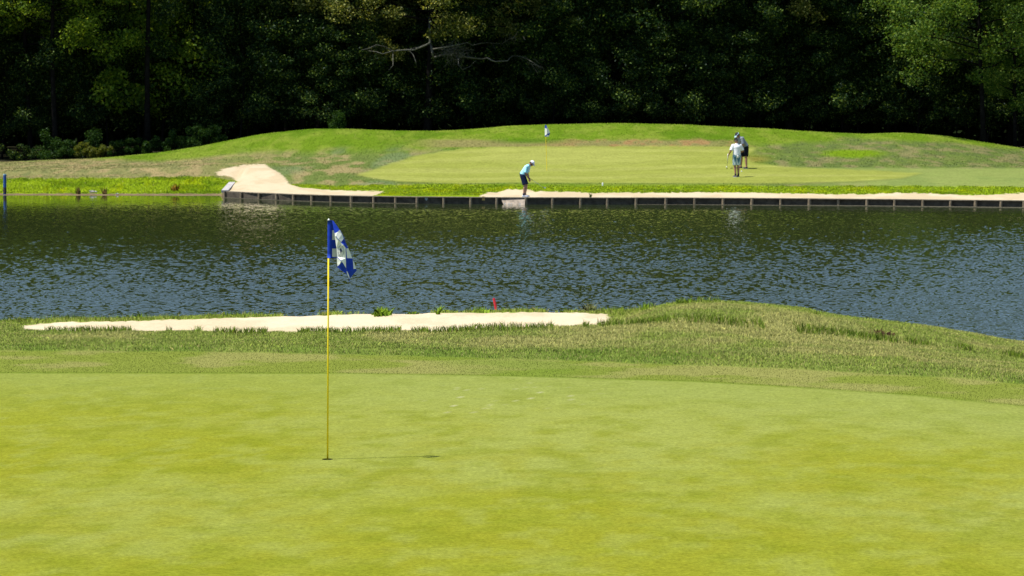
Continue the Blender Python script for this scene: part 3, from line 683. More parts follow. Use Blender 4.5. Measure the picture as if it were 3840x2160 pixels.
pin = empty('flagstick', (hp[0], hp[1], zc - .10)); tag(pin, 'tall yellow flagstick with blue and white chequered flag on the near green', 'flagstick')
PZ = zc - .10
def pl(X, Y, dd=0.): q_ = at(X, Y, PD + dd); return (q_[0] - hp[0], q_[1] - hp[1], q_[2] - PZ)
top = pl(1232.5, 826)
b = B(); bot = (0, 0, 0); b.tube([bot, tuple(np.array(top) * .5), top], [.0080, .0078, .0074], 14); b.build('pole', M_yel, pin, smooth=True)
b = B(); t_ = Vector(top); b.tube([t_, t_ + Vector((0, 0, .004)), t_ + Vector((0, 0, .018))], [.010, .010, .001], 10); b.build('pole_tip', M_white, pin)
ZO = (1100, 780); ZS = 4.261
def zp(x, y, dd): return pl(ZO[0] + x / ZS, ZO[1] + y / ZS, dd * 1.5)
flag = bpy.data.objects.new('flag', None)
FV = {}
def fv(k, x, y, dd): FV[k] = (x, y, dd)
# strip beside the sleeve (attached cloth, runs behind the fold)
FP = [  # (colour, [(x, y, depth)])
 ('b', [(612, 203, .0), (628, 203, -.004), (655, 358, .02), (612, 356, 0)]),
 ('w', [(612, 356, 0), (655, 358, .02), (684, 510, .03), (612, 508, 0)]),
 ('b', [(612, 508, 0), (684, 510, .03), (706, 648, .035), (612, 648, 0)]),
 ('w', [(612, 648, 0), (706, 648, .035), (714, 782, .035), (612, 780, 0)]),
 ('b', [(612, 780, 0), (714, 782, .035), (714, 798, .035), (612, 800, 0)]),
 # front fold
 ('b', [(622, 203, -.004), (637, 203, -.006), (690, 275, -.01), (740, 350, -.012), (705, 382, -.022), (672, 402, -.03), (655, 398, -.03), (640, 310, -.02)]),
 ('w', [(655, 398, -.03), (672, 402, -.03), (683, 448, -.04), (664, 456, -.03)]),
 ('w', [(672, 402, -.03), (705, 382, -.022), (740, 350, -.012), (775, 415, -.01), (805, 488, -.008), (762, 545, -.032), (720, 498, -.04), (683, 448, -.04)]),
 ('b', [(740, 350, -.012), (752, 356, .006), (800, 450, .01), (835, 552, .012), (805, 488, -.008), (775, 415, -.01)]),
 ('b', [(683, 448, -.04), (720, 498, -.04), (762, 545, -.032), (761, 553, -.034), (717, 506, -.042), (682, 458, -.042)]),
 ('b', [(762, 545, -.032), (805, 488, -.008), (835, 552, .012), (855, 600, .01), (878, 643, .012), (846, 645, -.014), (835, 638, -.03), (800, 590, -.036), (761, 553, -.034)]),
 ('w', [(664, 456, -.03), (682, 458, -.042), (717, 506, -.042), (761, 553, -.034), (800, 590, -.036), (835, 638, -.03), (838, 800, -.03), (842, 962, -.03), (800, 890, -.045), (760, 835, -.05), (700, 778, -.035), (690, 640, -.03)]),
 ('b', [(700, 778, -.035), (760, 835, -.05), (758, 845, -.051), (699, 788, -.036)]),
 ('w', [(699, 788, -.036), (758, 845, -.051), (772, 856, -.05), (740, 900, -.044), (708, 930, -.03), (699, 880, -.03)]),
 ('b', [(708, 930, -.03), (740, 900, -.044), (772, 856, -.05), (760, 835, -.05), (800, 890, -.045), (842, 962, -.03), (850, 1004, -.03), (858, 1060, -.03), (842, 1050, -.034), (770, 1000, -.04), (700, 942, -.03)]),
 ('w', [(850, 1004, -.03), (870, 1030, -.02), (890, 1080, -.012), (902, 1140, -.01), (880, 1105, -.02), (858, 1060, -.03)]),
 ('b', [(842, 1050, -.034), (858, 1060, -.03), (880, 1105, -.02), (902, 1140, -.01), (905, 1190, -.008), (892, 1150, -.016), (870, 1095, -.026)]),
 # right-hand fold
 ('b', [(835, 638, -.03), (846, 645, -.014), (856, 800, -.008), (850, 968, -.016), (842, 962, -.03), (838, 800, -.03)]),
 ('w', [(846, 645, -.014), (878, 643, .012), (912, 720, .02), (938, 805, .022), (856, 800, -.008)]),
 ('b', [(856, 800, -.008), (938, 805, .022), (950, 830, .022), (962, 975, .012), (850, 968, -.016)]),
 ('w', [(950, 830, .022), (975, 885, .026), (1003, 970, .028), (962, 975, .012)]),
 ('b', [(850, 968, -.016), (962, 975, .012), (1003, 970, .028), (1011, 998, .028), (960, 1060, .014), (904, 1122, .0), (890, 1080, -.012), (870, 1030, -.02), (850, 1004, -.03)]),
]
V = []; Fc = []; mi = []
def vid(p):
    if p in V: return V.index(p)
    V.append(p); return len(V) - 1
for c_, P in FP:
    Fc.append([vid(p) for p in P]); mi.append(0 if c_ == 'b' else 1)
fo = mesh('flag', [zp(*p) for p in V], Fc, [M_blue, M_white], mi, pin)
bm = bmesh.new(); bm.from_mesh(fo.data); bmesh.ops.triangulate(bm, faces=bm.faces[:]); bm.to_mesh(fo.data); bm.free()
md = fo.modifiers.new('thick', 'SOLIDIFY'); md.thickness = .0012; md.offset = 0
b = B(); s0 = Vector(zp(583, 198, 0)); s1 = Vector(zp(581, 800, 0)); W_ = .020
V = []; Fc = []
for k in range(9):
    p = s0.lerp(s1, k / 8)
    for i in range(16):
        an = 2 * math.pi * i / 16; V.append(p + Vector(((W_ + (.002 if i == 0 else 0)) * math.cos(an), .011 * math.sin(an), 0)))
for k in range(8): Fc += [(k * 16 + i, k * 16 + (i + 1) % 16, (k + 1) * 16 + (i + 1) % 16, (k + 1) * 16 + i) for i in range(16)]
Fc += [tuple(range(16)), tuple(range(128, 144))[::-1]]
mesh('sleeve', V, Fc, M_blue, parent=pin, smooth=True)
# printed club crest: ring of marks round a small dark emblem
b = B(); cx_, cy_ = 760, 690
def quadz(P, dd): b.add([zp(x_, y_, dd) for x_, y_ in P], [tuple(range(len(P)))])
for k in range(26):
    an = 2 * math.pi * k / 26
    if k % 7 == 6: continue
    X_, Y_ = cx_ + 48 * math.cos(an), cy_ + 88 * math.sin(an); ca_, sa_ = math.cos(an), math.sin(an)
    r_ = 7 + (k % 3)
    quadz([(X_ - r_ * ca_ - 3 * sa_, Y_ - r_ * sa_ + 3 * ca_), (X_ + r_ * ca_ - 3 * sa_, Y_ + r_ * sa_ + 3 * ca_), (X_ + r_ * ca_ + 3 * sa_, Y_ + r_ * sa_ - 3 * ca_), (X_ - r_ * ca_ + 3 * sa_, Y_ - r_ * sa_ - 3 * ca_)], -.054)
quadz([(742, 660), (750, 640), (768, 645), (772, 668), (784, 690), (780, 705), (770, 696), (764, 735), (756, 740), (758, 700), (748, 720), (742, 715), (750, 690), (738, 676)], -.055)
for k in range(30):
    a0 = 2 * math.pi * k / 30; a1 = a0 + .16
    P = [(cx_ + r * math.cos(a) * .62, cy_ + r * math.sin(a)) for r, a in ((66, a0), (66, a1), (62, a1), (62, a0))]; quadz(P, -.0545)
b.build('printed_crest', M_ink, pin)

# far flagstick
fx0, fy0, fz0 = far_hit(2051, 640)
pin2 = empty('flagstick', (fx0, fy0, fz0)); tag(pin2, 'thin yellow flagstick with small blue and white flag on the far green', 'flagstick')
def p2(X, Y, dd=0.): q_ = at(X, Y, fy0 + dd); return (q_[0] - fx0, q_[1] - fy0, q_[2] - fz0)
b = B(); b.tube([(0, 0, -.1), p2(2045.5, 470)], [.0125, .0115], 10); b.build('pole', M_yel, pin2)
fz_ = lambda x, y, dd: p2(1840 + x / 4.263, 440 + y / 4.263, dd)
FP2 = [('b', [(868, 125, 0), (884, 120, -.02), (900, 150, -.03), (896, 178, -.05), (866, 172, 0)]),
       ('w', [(866, 172, 0), (896, 178, -.05), (900, 150, -.03), (925, 190, .0), (948, 246, .03), (925, 255, -.01), (900, 262, -.06), (880, 285, -.04), (866, 292, 0)]),
       ('b', [(900, 262, -.06), (925, 255, -.01), (948, 246, .03), (938, 284, .02), (912, 288, -.03), (904, 276, -.05)]),
       ('b', [(866, 292, 0), (880, 285, -.04), (896, 270, -.055), (896, 300, -.05), (884, 308, -.03), (868, 302, 0)]),
       ('w', [(900, 262, -.06), (904, 276, -.05), (912, 288, -.03), (938, 284, .02), (922, 314, .0), (900, 312, -.03), (884, 308, -.03), (896, 300, -.05), (896, 270, -.055)])]
V = []; Fc = []; mi = []
for c_, P in FP2: Fc.append([vid(p) for p in P]); mi.append(0 if c_ == 'b' else 1)
o = mesh('flag', [fz_(*p) for p in V], Fc, [M_blue, M_white], mi, pin2)
md = o.modifiers.new('thick', 'SOLIDIFY'); md.thickness = .002; md.offset = 0

# golf balls
M_ball = mat('golf_ball_white', (.8, .8, .8), .35, .5, .02)
def ball(X, Y, lb, up=0, r=.0214):
    x_, y_, z_ = far_hit(X, Y); b = B(); b.ell((0, 0, 0), (r, r, r), n=20, m=14); o = b.build('golf_ball', M_ball, smooth=True); o.location = (x_, y_, z_ + r + up); tag(o, lb, 'ball'); return o
ball(2725, 629, 'white ball on the green left of the golfer in the white polo', r=.03)
ball(2781, 645, 'white ball on the green right of the golfer in the white polo', r=.03)
x_, y_, z_ = far_hit(2260, 696)
b = B(); b.tube([(0, 0, -.05), (0, 0, .10), (0, 0, .13)], [.034, .034, .022], 12); o = b.build('course_marker', M_ball, smooth=False); o.location = (x_, y_, z_); tag(o, 'short white marker peg in the grass at the front of the far green', 'marker')

# ------------------------------------------------------------------ people
M_skin = mat('skin', (.42, .22, .14), .6, .3, .08, 6)
M_skin2 = mat('tanned_skin', (.33, .165, .10), .6, .3, .08, 6)
def remesh(o, vox, sm=3):
    md = o.modifiers.new('r', 'REMESH'); md.mode = 'VOXEL'; md.voxel_size = vox; md.use_smooth_shade = True
    md = o.modifiers.new('s', 'SMOOTH'); md.factor = .5; md.iterations = sm
    dg = bpy.context.evaluated_depsgraph_get(); dg.update()
    me = bpy.data.meshes.new_from_object(o.evaluated_get(dg), depsgraph=dg); o.modifiers.clear(); o.data = me
    return o
def seg(b, p0, p1, r0, r1, n=16, flat=1.0):
    """tapered limb with round ends"""
    p0, p1 = Vector(p0), Vector(p1)
    b.tube([p0, p1], [r0, r1], n); b.ell(p0, (r0,) * 3, n=n, m=10); b.ell(p1, (r1,) * 3, n=n, m=10)
def lerp(a, c, t): return tuple(Vector(a).lerp(Vector(c), t))
def basis(fwd, up):
    f = Vector(fwd).normalized(); u = Vector(up); u = (u - f * u.dot(f)).normalized(); s_ = u.cross(f)
    return Matrix((f, s_, u)).transposed()      # local x fwd, y left, z up
def hand(b, wrist, elbow, palm_n, curl=1.0, side=1):
    w_ = Vector(wrist); f = (w_ - Vector(elbow)).normalized(); R = basis(f, palm_n)
    P = lambda x_, y_, z_: tuple(w_ + R @ Vector((x_, y_, z_)))
    b.ell(P(.045, 0, 0), (.05, .04, .018), R, n=12, m=8)
    for k, (yy, ln) in enumerate(((-.03, .066), (-.010, .075), (.010, .070), (.029, .056))):
        a1, a2, a3 = .5 * curl, 1.35 * curl, 2.1 * curl; q0 = Vector((.082, yy, 0)); pts = [q0]
        for a_, fr in ((a1, .45), (a2, .32), (a3, .23)): q0 = q0 + Vector((math.cos(a_), 0, -math.sin(a_))) * ln * fr * 1.15; pts.append(q0)
        b.tube([P(*p) for p in pts], [.0095, .009, .0085, .0075], 8); b.ell(P(*pts[-1]), (.0078,) * 3, n=8, m=6)
    b.tube([P(.02, -.03 * side, -.004), P(.045, -.052 * side, -.016), P(.070, -.046 * side, -.034)], [.012, .0105, .0085], 8); b.ell(P(.070, -.046 * side, -.034), (.0088,) * 3, n=8, m=6)
def figure(name, label, loc, rz, J, skin, shirt, shorts, shoes, cap, capstyle, scale=1., socks=None, collar=None, hair=None, face_dir=(1, 0, -.6), sun=None):
    r = empty(name, loc, rz); tag(r, label, 'person'); r.scale = (scale,) * 3
    b = B(); J = {k: Vector(v) for k, v in J.items()}
    fd = Vector(face_dir).normalized(); H = J['head']; nk = J['neck']
    Rh = basis(fd, (H - nk)); hp_ = lambda x_, y_, z_: tuple(H + Rh @ Vector((x_, y_, z_)))
    # head with features
    b.ell(H, (.098, .076, .108), Rh, 20, 14); b.ell(hp_(.03, 0, -.06), (.062, .055, .058), Rh, 16, 10)
    b.tube([hp_(.088, 0, .014), hp_(.108, 0, -.022), hp_(.092, 0, -.03)], [.008, .014, .012], 8)
    b.ell(hp_(.078, 0, -.058), (.014, .026, .010), Rh, 10, 6); b.ell(hp_(.076, 0, -.098), (.018, .022, .016), Rh, 10, 6)
    for s_ in (-1, 1):
        b.ell(hp_(-.005, .077 * s_, -.012), (.018, .010, .032), Rh, 10, 8); b.ell(hp_(.086, .030 * s_, .008), (.012, .014, .009), Rh, 8, 6)
    seg(b, nk, hp_(-.015, 0, -.05), .060, .056)
    # trunk
    pel, ch = J['pelvis'], J['chest']; lat = (J['sl'] - J['sr']).normalized(); sp = (ch - pel).normalized(); R = basis(lat.cross(sp) * -1 if False else sp.cross(lat) * -1, sp)
    lat2 = Vector(lat)
    Rt = Matrix((lat2.cross(sp).normalized(), lat2, sp)).transposed()
    b.ell(pel, (.115, .165, .12), Rt, 18, 12); b.ell(pel.lerp(ch, .5), (.11, .145, .17), Rt, 18, 12); b.ell(ch, (.12, .17, .15), Rt, 18, 12)
    for a_ in ('l', 'r'):
        S, E, Wr = J['s' + a_], J['e' + a_], J['w' + a_]; seg(b, S, E, .054, .042); seg(b, E, Wr, .042, .027)
        seg(b, ch.lerp(S, .35) + sp * .05, S, .075, .062); hand(b, Wr, E, J['pn' + a_], 1.0, 1 if a_ == 'l' else -1)
        Hh, K, A, T = J['h' + a_], J['k' + a_], J['a' + a_], J['t' + a_]
        seg(b, Hh, K, .088, .058); seg(b, K, K.lerp(A, .3), .056, .060); seg(b, K.lerp(A, .3), A, .058, .036)
        seg(b, A, T, .036, .03)
    body = b.build('body', skin, r); remesh(body, .0065, 3)
    me = body.data; me.materials.append(mat('eye_dark', (.02, .015, .01), .3)); 
    for p in me.polygons:
        q_ = Rh.inverted() @ (p.center - H)
        if q_.x > .07 and abs(abs(q_.y) - .030) < .011 and abs(q_.z - .006) < .0055: p.material_index = 1
    # shirt
    b = B(); b.ell(ch, (.140, .195, .165), Rt, 20, 12); b.ell(pel.lerp(ch, .55), (.135, .172, .19), Rt, 20, 12)
    hem = pel - sp * .01
    V = []
    for k, (q_, a_, c_) in enumerate(((hem, .145, .182), (pel.lerp(ch, .3), .142, .178), (pel.lerp(ch, .6), .138, .178), (ch, .135, .185))):
        for i in range(24):
            an = 2 * math.pi * i / 24; wv = 1 + (.035 * math.sin(an * 5 + k) if k < 2 else 0)
            V.append(q_ + Rt @ Vector((a_ * wv * math.cos(an), c_ * wv * math.sin(an), 0)))
    b.add(V, [(k * 24 + i, k * 24 + (i + 1) % 24, (k + 1) * 24 + (i + 1) % 24, (k + 1) * 24 + i) for k in range(3) for i in range(24)] + [tuple(range(24))[::-1], tuple(range(72, 96))])
    b.tube([ch.lerp(nk, .5), nk + (nk - ch).normalized() * .005], [.095, .068], 16)
    for a_ in ('l', 'r'):
        S, E = J['s' + a_], J['e' + a_]; seg(b, ch.lerp(S, .4) + sp * .045, S, .088, .070)
        b.tube([S, S.lerp(E, .5), S.lerp(E, .86)], [.068, .072, .080], 16); b.ell(S, (.07,) * 3, n=14, m=10)
    o = b.build('shirt', shirt, r); remesh(o, .011, 4)
    # collar
    if collar is not None:
        b = B(); ax = (nk - ch).normalized(); b.tube([nk - ax * .015, nk + ax * .022], [.078, .068], 20); b.build('collar', collar, r, True)
    # shorts
    b = B(); b.ell(pel, (.142, .182, .125), Rt, 20, 12)
    b.tube([pel - sp * .02, pel + sp * .055], [.150, .145], 20)
    for a_ in ('l', 'r'):
        Hh, K = J['h' + a_], J['k' + a_]; b.tube([Hh + (Hh - K).normalized() * .03, Hh.lerp(K, .5), Hh.lerp(K, .93)], [.108, .106, .104], 18); b.ell(Hh, (.112,) * 3, n=14, m=10)
    o = b.build('shorts', shorts, r); remesh(o, .011, 4)
    # shoes and socks
    for a_ in ('l', 'r'):
        A, T = J['a' + a_], J['t' + a_]; fw = (T - A); fw.z = 0; fw.normalize(); R = basis(fw, (0, 0, 1)); base = Vector((A.x, A.y, 0))
        if J.get('lift_' + a_) is not None: base.z = J['lift_' + a_].z
        b = B(); b.ell(base + R @ Vector((.03, 0, .05)), (.075, .042, .05), R, 14, 10); b.ell(base + R @ Vector((.115, 0, .035)), (.095, .048, .035), R, 14, 10)
        b.ell(base + R @ Vector((-.02, 0, .045)), (.05, .038, .045), R, 14, 10)
        o = b.build('shoe', shoes, r); remesh(o, .008, 2)
        b = B(); P = []
        for z_ in (0, .016):
            for i in range(20):
                an = 2 * math.pi * i / 20; P.append(base + R @ Vector((.062 + .14 * math.cos(an), (.046 + .006 * math.cos(an)) * math.sin(an), z_)))
        b.add(P, [tuple(range(20))[::-1], tuple(range(20, 40))] + [(i, (i + 1) % 20, 20 + (i + 1) % 20, 20 + i) for i in range(20)]); b.build('sole', mat('pale_sole', (.6, .6, .58), .7), o)
        if socks is not None:
            b = B(); K = J['k' + a_]; b.tube([A, A.lerp(K, .17)], [.045, .048], 14); b.build('sock', socks, r, True)
    # headwear
    if capstyle in ('cap', 'cap_back'):
        b = B(); V = []; Fc = []; n_ = 24
        for k in range(8):
            ph = math.pi / 2 * k / 7; 
            for i in range(n_):
                an = 2 * math.pi * i / n_; V.append(hp_(.108 * math.cos(ph) * math.cos(an) - .004, .087 * math.cos(ph) * math.sin(an), .022 + .10 * math.sin(ph)))
        for k in range(7): Fc += [(k * n_ + i, k * n_ + (i + 1) % n_, (k + 1) * n_ + (i + 1) % n_, (k + 1) * n_ + i) for i in range(n_)]
        b.add(V, Fc); co = b.build('cap', cap, r, True); md = co.modifiers.new('t', 'SOLIDIFY'); md.thickness = .004
    else:
        b = B(); V = []; Fc = []; n_ = 24
        for z_ in (.02, .055):
            for i in range(n_):
                an = 2 * math.pi * i / n_; V.append(hp_(.108 * math.cos(an) - .004, .087 * math.sin(an), z_))
        Fc += [(i, (i + 1) % n_, n_ + (i + 1) % n_, n_ + i) for i in range(n_)]
        b.add(V, Fc); co = b.build('visor_band', cap, r, True); md = co.modifiers.new('t', 'SOLIDIFY'); md.thickness = .006
    b = B(); V = []; n_ = 13
    for rr, zz in ((.0, 0), (.045, -.006), (.085, -.018)):
        for i in range(n_):
            an = -1.05 + 2.1 * i / (n_ - 1); V.append(hp_(.100 * math.cos(an) - .004 + rr * math.cos(an * .6), .084 * math.sin(an) + rr * .12 * math.sin(an), .026 + zz - .012 * abs(math.sin(an))))
    b.add(V, [(k * n_ + i, k * n_ + i + 1, (k + 1) * n_ + i + 1, (k + 1) * n_ + i) for k in range(2) for i in range(n_ - 1)])
    bo = b.build('brim', cap, co, True); md = bo.modifiers.new('t', 'SOLIDIFY'); md.thickness = .004
    # hair
    b = B()
    if hair is not None:
        V = []; n_ = 20; hi = .108 if capstyle == 'visor' else .03
        for k in range(7):
            ph = -.55 + (1.5 + .55) * k / 6 if capstyle == 'visor' else -.55 + .8 * k / 6
            for i in range(n_):
                an = 1.15 + (2 * math.pi - 2.3) * i / (n_ - 1); V.append(hp_(.103 * math.cos(ph) * math.cos(an), .081 * math.cos(ph) * math.sin(an), .113 * math.sin(ph)))
        b.add(V, [(k * n_ + i, k * n_ + i + 1, (k + 1) * n_ + i + 1, (k + 1) * n_ + i) for k in range(6) for i in range(n_ - 1)])
        if capstyle == 'visor': b.ell(hp_(0, 0, .035), (.098, .079, .085), Rh, 16, 10)
        b.build('hair', hair, r, True)
    if sun:
        b = B(); b.box(hp_(.103, 0, .006), (.006, .13, .032), Rh); b.box(hp_(.05, .079, .01), (.10, .004, .008), Rh); b.box(hp_(.05, -.079, .01), (.10, .004, .008), Rh); b.build('sunglasses', mat('dark_glass', (.01, .01, .012), .15, .5), r)
    return r
def bar_club(name, label, p0, p1, head, grip, gripm, headm, loc, rz, shaftm, gl=.28):
    c = empty(name, loc, rz); tag(c, label, 'golf club'); p0, p1 = Vector(p0), Vector(p1); d = (p1 - p0).normalized()
    b = B(); b.tube([p0 + d * gl, p1], [.007, .005], 8); b.build('shaft', shaftm, c, True)
    b = B(); b.tube([p0, p0 + d * gl], [grip, grip * .8], 12); b.build('grip', gripm, c, True)
    b = B()
    if head == 'iron':
        R = basis((.3, .9, 0), (-.2, 0, 1)); b.box(p1 + Vector((.012, .028, .018)), (.085, .016, .045), R)
        b.tube([p1 - d * .06, p1 + Vector((0, 0, .0))], [.0075, .008], 8)
    else:
        b.box(p1 + Vector((0, 0, .0)), (.11, .03, .026)); b.tube([p1 - d * .04, p1], [.006, .008], 8)
    b.build('club_head', headm, c); return c
M_steel = mat('steel', (.55, .56, .58), .3, .5, .05, metal=.9)
M_blkrub = mat('black_rubber', (.02, .02, .02), .7)
def striped(name, c1, c2, c3, freq):
    m = bpy.data.materials.new(name); m.use_nodes = True; n = m.node_tree.nodes; L = m.node_tree.links; p = n['Principled BSDF']; p.inputs['Roughness'].default_value = .85
    tc = n.new('ShaderNodeTexCoord'); wv = n.new('ShaderNodeTexWave'); wv.wave_type = 'BANDS'; wv.bands_direction = 'X'; wv.inputs['Scale'].default_value = freq; wv.inputs['Distortion'].default_value = 0
    mp = n.new('ShaderNodeMapping'); mp.inputs['Rotation'].default_value = (0, 0, math.radians(12)); L.new(tc.outputs['Object'], mp.inputs['Vector']); L.new(mp.outputs[0], wv.inputs['Vector'])
    cr = n.new('ShaderNodeValToRGB'); cr.color_ramp.elements[0].color = (*c1, 1); cr.color_ramp.elements[1].color = (*c3, 1); cr.color_ramp.elements[1].position = .8
    e = cr.color_ramp.elements.new(.5); e.color = (*c2, 1); L.new(wv.outputs['Fac'], cr.inputs[0]); L.new(cr.outputs[0], p.inputs['Base Color']); return m

# chipping golfer (aqua polo)
gx, gy = wl(1970); gy += .12; gz = far_z(gx, gy)[0]
gz = max(gz, TOP + .004)
GL = (gx - .02, gy + .16, gz); GR = math.radians(-8)
J = dict(head=(.30, -.01, 1.405), neck=(.19, 0, 1.325), chest=(.085, 0, 1.19), pelvis=(-.085, 0, .93),
         sl=(.125, .19, 1.27), sr=(.125, -.19, 1.26), el=(.09, .19, .99), er=(.065, -.17, .98), wl=(.175, .035, .765), wr=(.185, -.02, .735),
         pnl=(.2, .9, .3), pnr=(.2, -.9, .3), hl=(-.08, .10, .87), hr=(-.08, -.10, .87), kl=(.045, .15, .49), kr=(.03, -.14, .49), al=(-.02, .17, .085), ar=(-.03, -.15, .085), tl=(.10, .19, .04), tr=(.09, -.16, .04))
figure('person', 'man in white cap and aqua polo bending over a chip shot above the timber wall', GL, GR, J, M_skin, mat('aqua_cloth', (.42, .76, .80), .85, .1, .12, 6, col2=(.30, .66, .72)), mat('navy_cloth', (.012, .022, .06), .85, .1, .2, 8), mat('white_blue_shoe', (.55, .62, .72), .6, .3, .2, 20), mat('white_cap', (.82, .83, .85), .8), 'cap', socks=mat('dark_sock', (.03, .035, .06), .9), collar=mat('aqua_collar', (.10, .42, .55), .85), hair=mat('brown_hair', (.06, .04, .03), .8), face_dir=(1, 0, -1.0), sun=True)
ch_ = bar_club('golf_club', 'steel wedge in the hands of the man in the aqua polo', (.13, .01, .83), (.82, .12, .37), 'iron', .0125, M_blkrub, M_steel, GL, GR, M_steel, .24)

# golfer in white polo, back to the camera
wx_, wy_, wz_ = far_hit(2762, 664)
J = dict(head=(.02, .02, 1.665), neck=(-.015, 0, 1.515), chest=(-.01, 0, 1.33), pelvis=(-.02, 0, 1.00),
         sl=(.0, .185, 1.425), sr=(.0, -.18, 1.425), el=(-.05, .30, 1.17), er=(.03, -.30, 1.18), wl=(.13, .345, 1.00), wr=(.20, -.14, 1.08),
         pnl=(0, .8, .6), pnr=(.1, -.3, 1), hl=(-.02, .095, .93), hr=(-.02, -.095, .93), kl=(.01, .075, .51), kr=(.02, -.085, .51), al=(-.04, .055, .085), ar=(.0, -.085, .085), tl=(.10, .10, .04), tr=(.13, -.05, .04))
figure('person', 'man in white polo and blue striped shorts standing with his back to the lake', (wx_, wy_, wz_), math.radians(102), J, M_skin2, mat('white_polo', (.78, .79, .82), .85, .1, .05, 6), striped('striped_blue_cloth', (.03, .10, .16), (.09, .25, .34), (.55, .62, .62), 7), mat('dark_grey_shoe', (.05, .06, .08), .6, .3, .3, 20), mat('dark_navy_cap', (.008, .008, .02), .9), 'cap_back', socks=mat('black_sock', (.02, .02, .025), .9), hair=mat('grey_hair', (.12, .10, .09), .8), face_dir=(1, .15, -.35))
c2_ = bar_club('golf_club', 'white gripped putter held low by the man in the white polo', (.13, .37, 1.05), (.42, .33, .38), 'putter', .021, mat('white_grip', (.78, .77, .7), .6), M_blkrub, (wx_, wy_, wz_), math.radians(102), mat('dark_shaft', (.08, .08, .09), .4), .40)
b = B(); b.ell((0, 0, 0), (.018, .045, .035), n=10, m=8)
for k in range(4): b.tube([(0, -.035 + k * .022, -.02), (.004, -.036 + k * .026, -.085 - .01 * (k % 2))], [.011, .008], 8)
gl_ = b.build('golf_glove', mat('white_leather', (.8, .79, .74), .7), smooth=True); Rz = Matrix.Rotation(math.radians(102), 3, 'Z'); q_ = Rz @ Vector((-.185, -.0, .955)); gl_.location = (wx_ + q_.x, wy_ + q_.y, wz_ + q_.z); gl_.rotation_euler = (0, 0, math.radians(102)); tag(gl_, 'white glove hanging from the back pocket of the blue striped shorts', 'glove')

# putting golfer in grey polo
px_, py_, pz_ = far_hit(2786, 632)
# local x forward = towards image left; shoulders across y
J = dict(head=(.285, .0, 1.46), neck=(.20, 0, 1.37), chest=(.08, 0, 1.22), pelvis=(-.11, 0, .96),
         sl=(.13, .20, 1.32), sr=(.13, -.20, 1.31), el=(.13, .23, 1.02), er=(.13, -.21, 1.02), wl=(.28, .045, .83), wr=(.29, -.02, .80),
         pnl=(.2, .9, .3), pnr=(.2, -.9, .3), hl=(-.11, .10, .90), hr=(-.11, -.10, .90), kl=(-.04, .19, .50), kr=(-.02, -.17, .50), al=(-.05, .23, .085), ar=(-.02, -.22, .085), tl=(.08, .26, .04), tr=(.11, -.25, .04))
PR = math.radians(180 + 24)
figure('person', 'man in grey polo and black shorts bent over a putt behind the white polo man', (px_, py_, pz_), PR, J, M_skin2, mat('grey_polo', (.22, .25, .31), .85, .1, .15, 6), mat('black_cloth', (.008, .009, .014), .85, .1, .2, 8), mat('grey_shoe', (.09, .09, .085), .7, .3, .3, 20), mat('pale_blue_visor', (.45, .60, .74), .7), 'visor', socks=None, hair=mat('dark_hair', (.02, .017, .017), .8), face_dir=(1, 0, -.9), scale=1.08)
bar_club('golf_club', 'dark putter swung by the man in the grey polo', (.25, .01, .90), (.62, .02, .02), 'putter', .014, M_blkrub, M_blkrub, (px_, py_, pz_), PR, M_steel, .26)

# ------------------------------------------------------------------ trees
def leafcloud(C, rad, cnt, size, flat=.65, droop=.0):
    """leaves scattered round cluster centres"""
    idx = np.repeat(np.arange(len(C)), cnt); n = len(idx)
    d = RNG.normal(0, 1, (n, 3)); d /= np.linalg.norm(d, axis=1)[:, None]; rr = RNG.random(n) ** .45
    p = C[idx] + d * (rr * rad[idx])[:, None] * np.array([1, 1, flat]); sz = size[idx] * RNG.uniform(.6, 1.35, n)
    nn = RNG.normal(0, 1, (n, 3)) + np.array([0, 0, .9]); nn /= np.linalg.norm(nn, axis=1)[:, None]
    a = np.cross(nn, RNG.normal(0, 1, (n, 3))); a /= np.linalg.norm(a, axis=1)[:, None]; bb = np.cross(nn, a)
    L_ = sz[:, None] * .5; w_ = L_ * .55
    V = np.stack([p - a * L_, p + bb * w_ + a * L_ * .1, p + a * L_, p - bb * w_ + a * L_ * .1], 1).reshape(-1, 3)
    return V, np.arange(n * 4).reshape(n, 4)
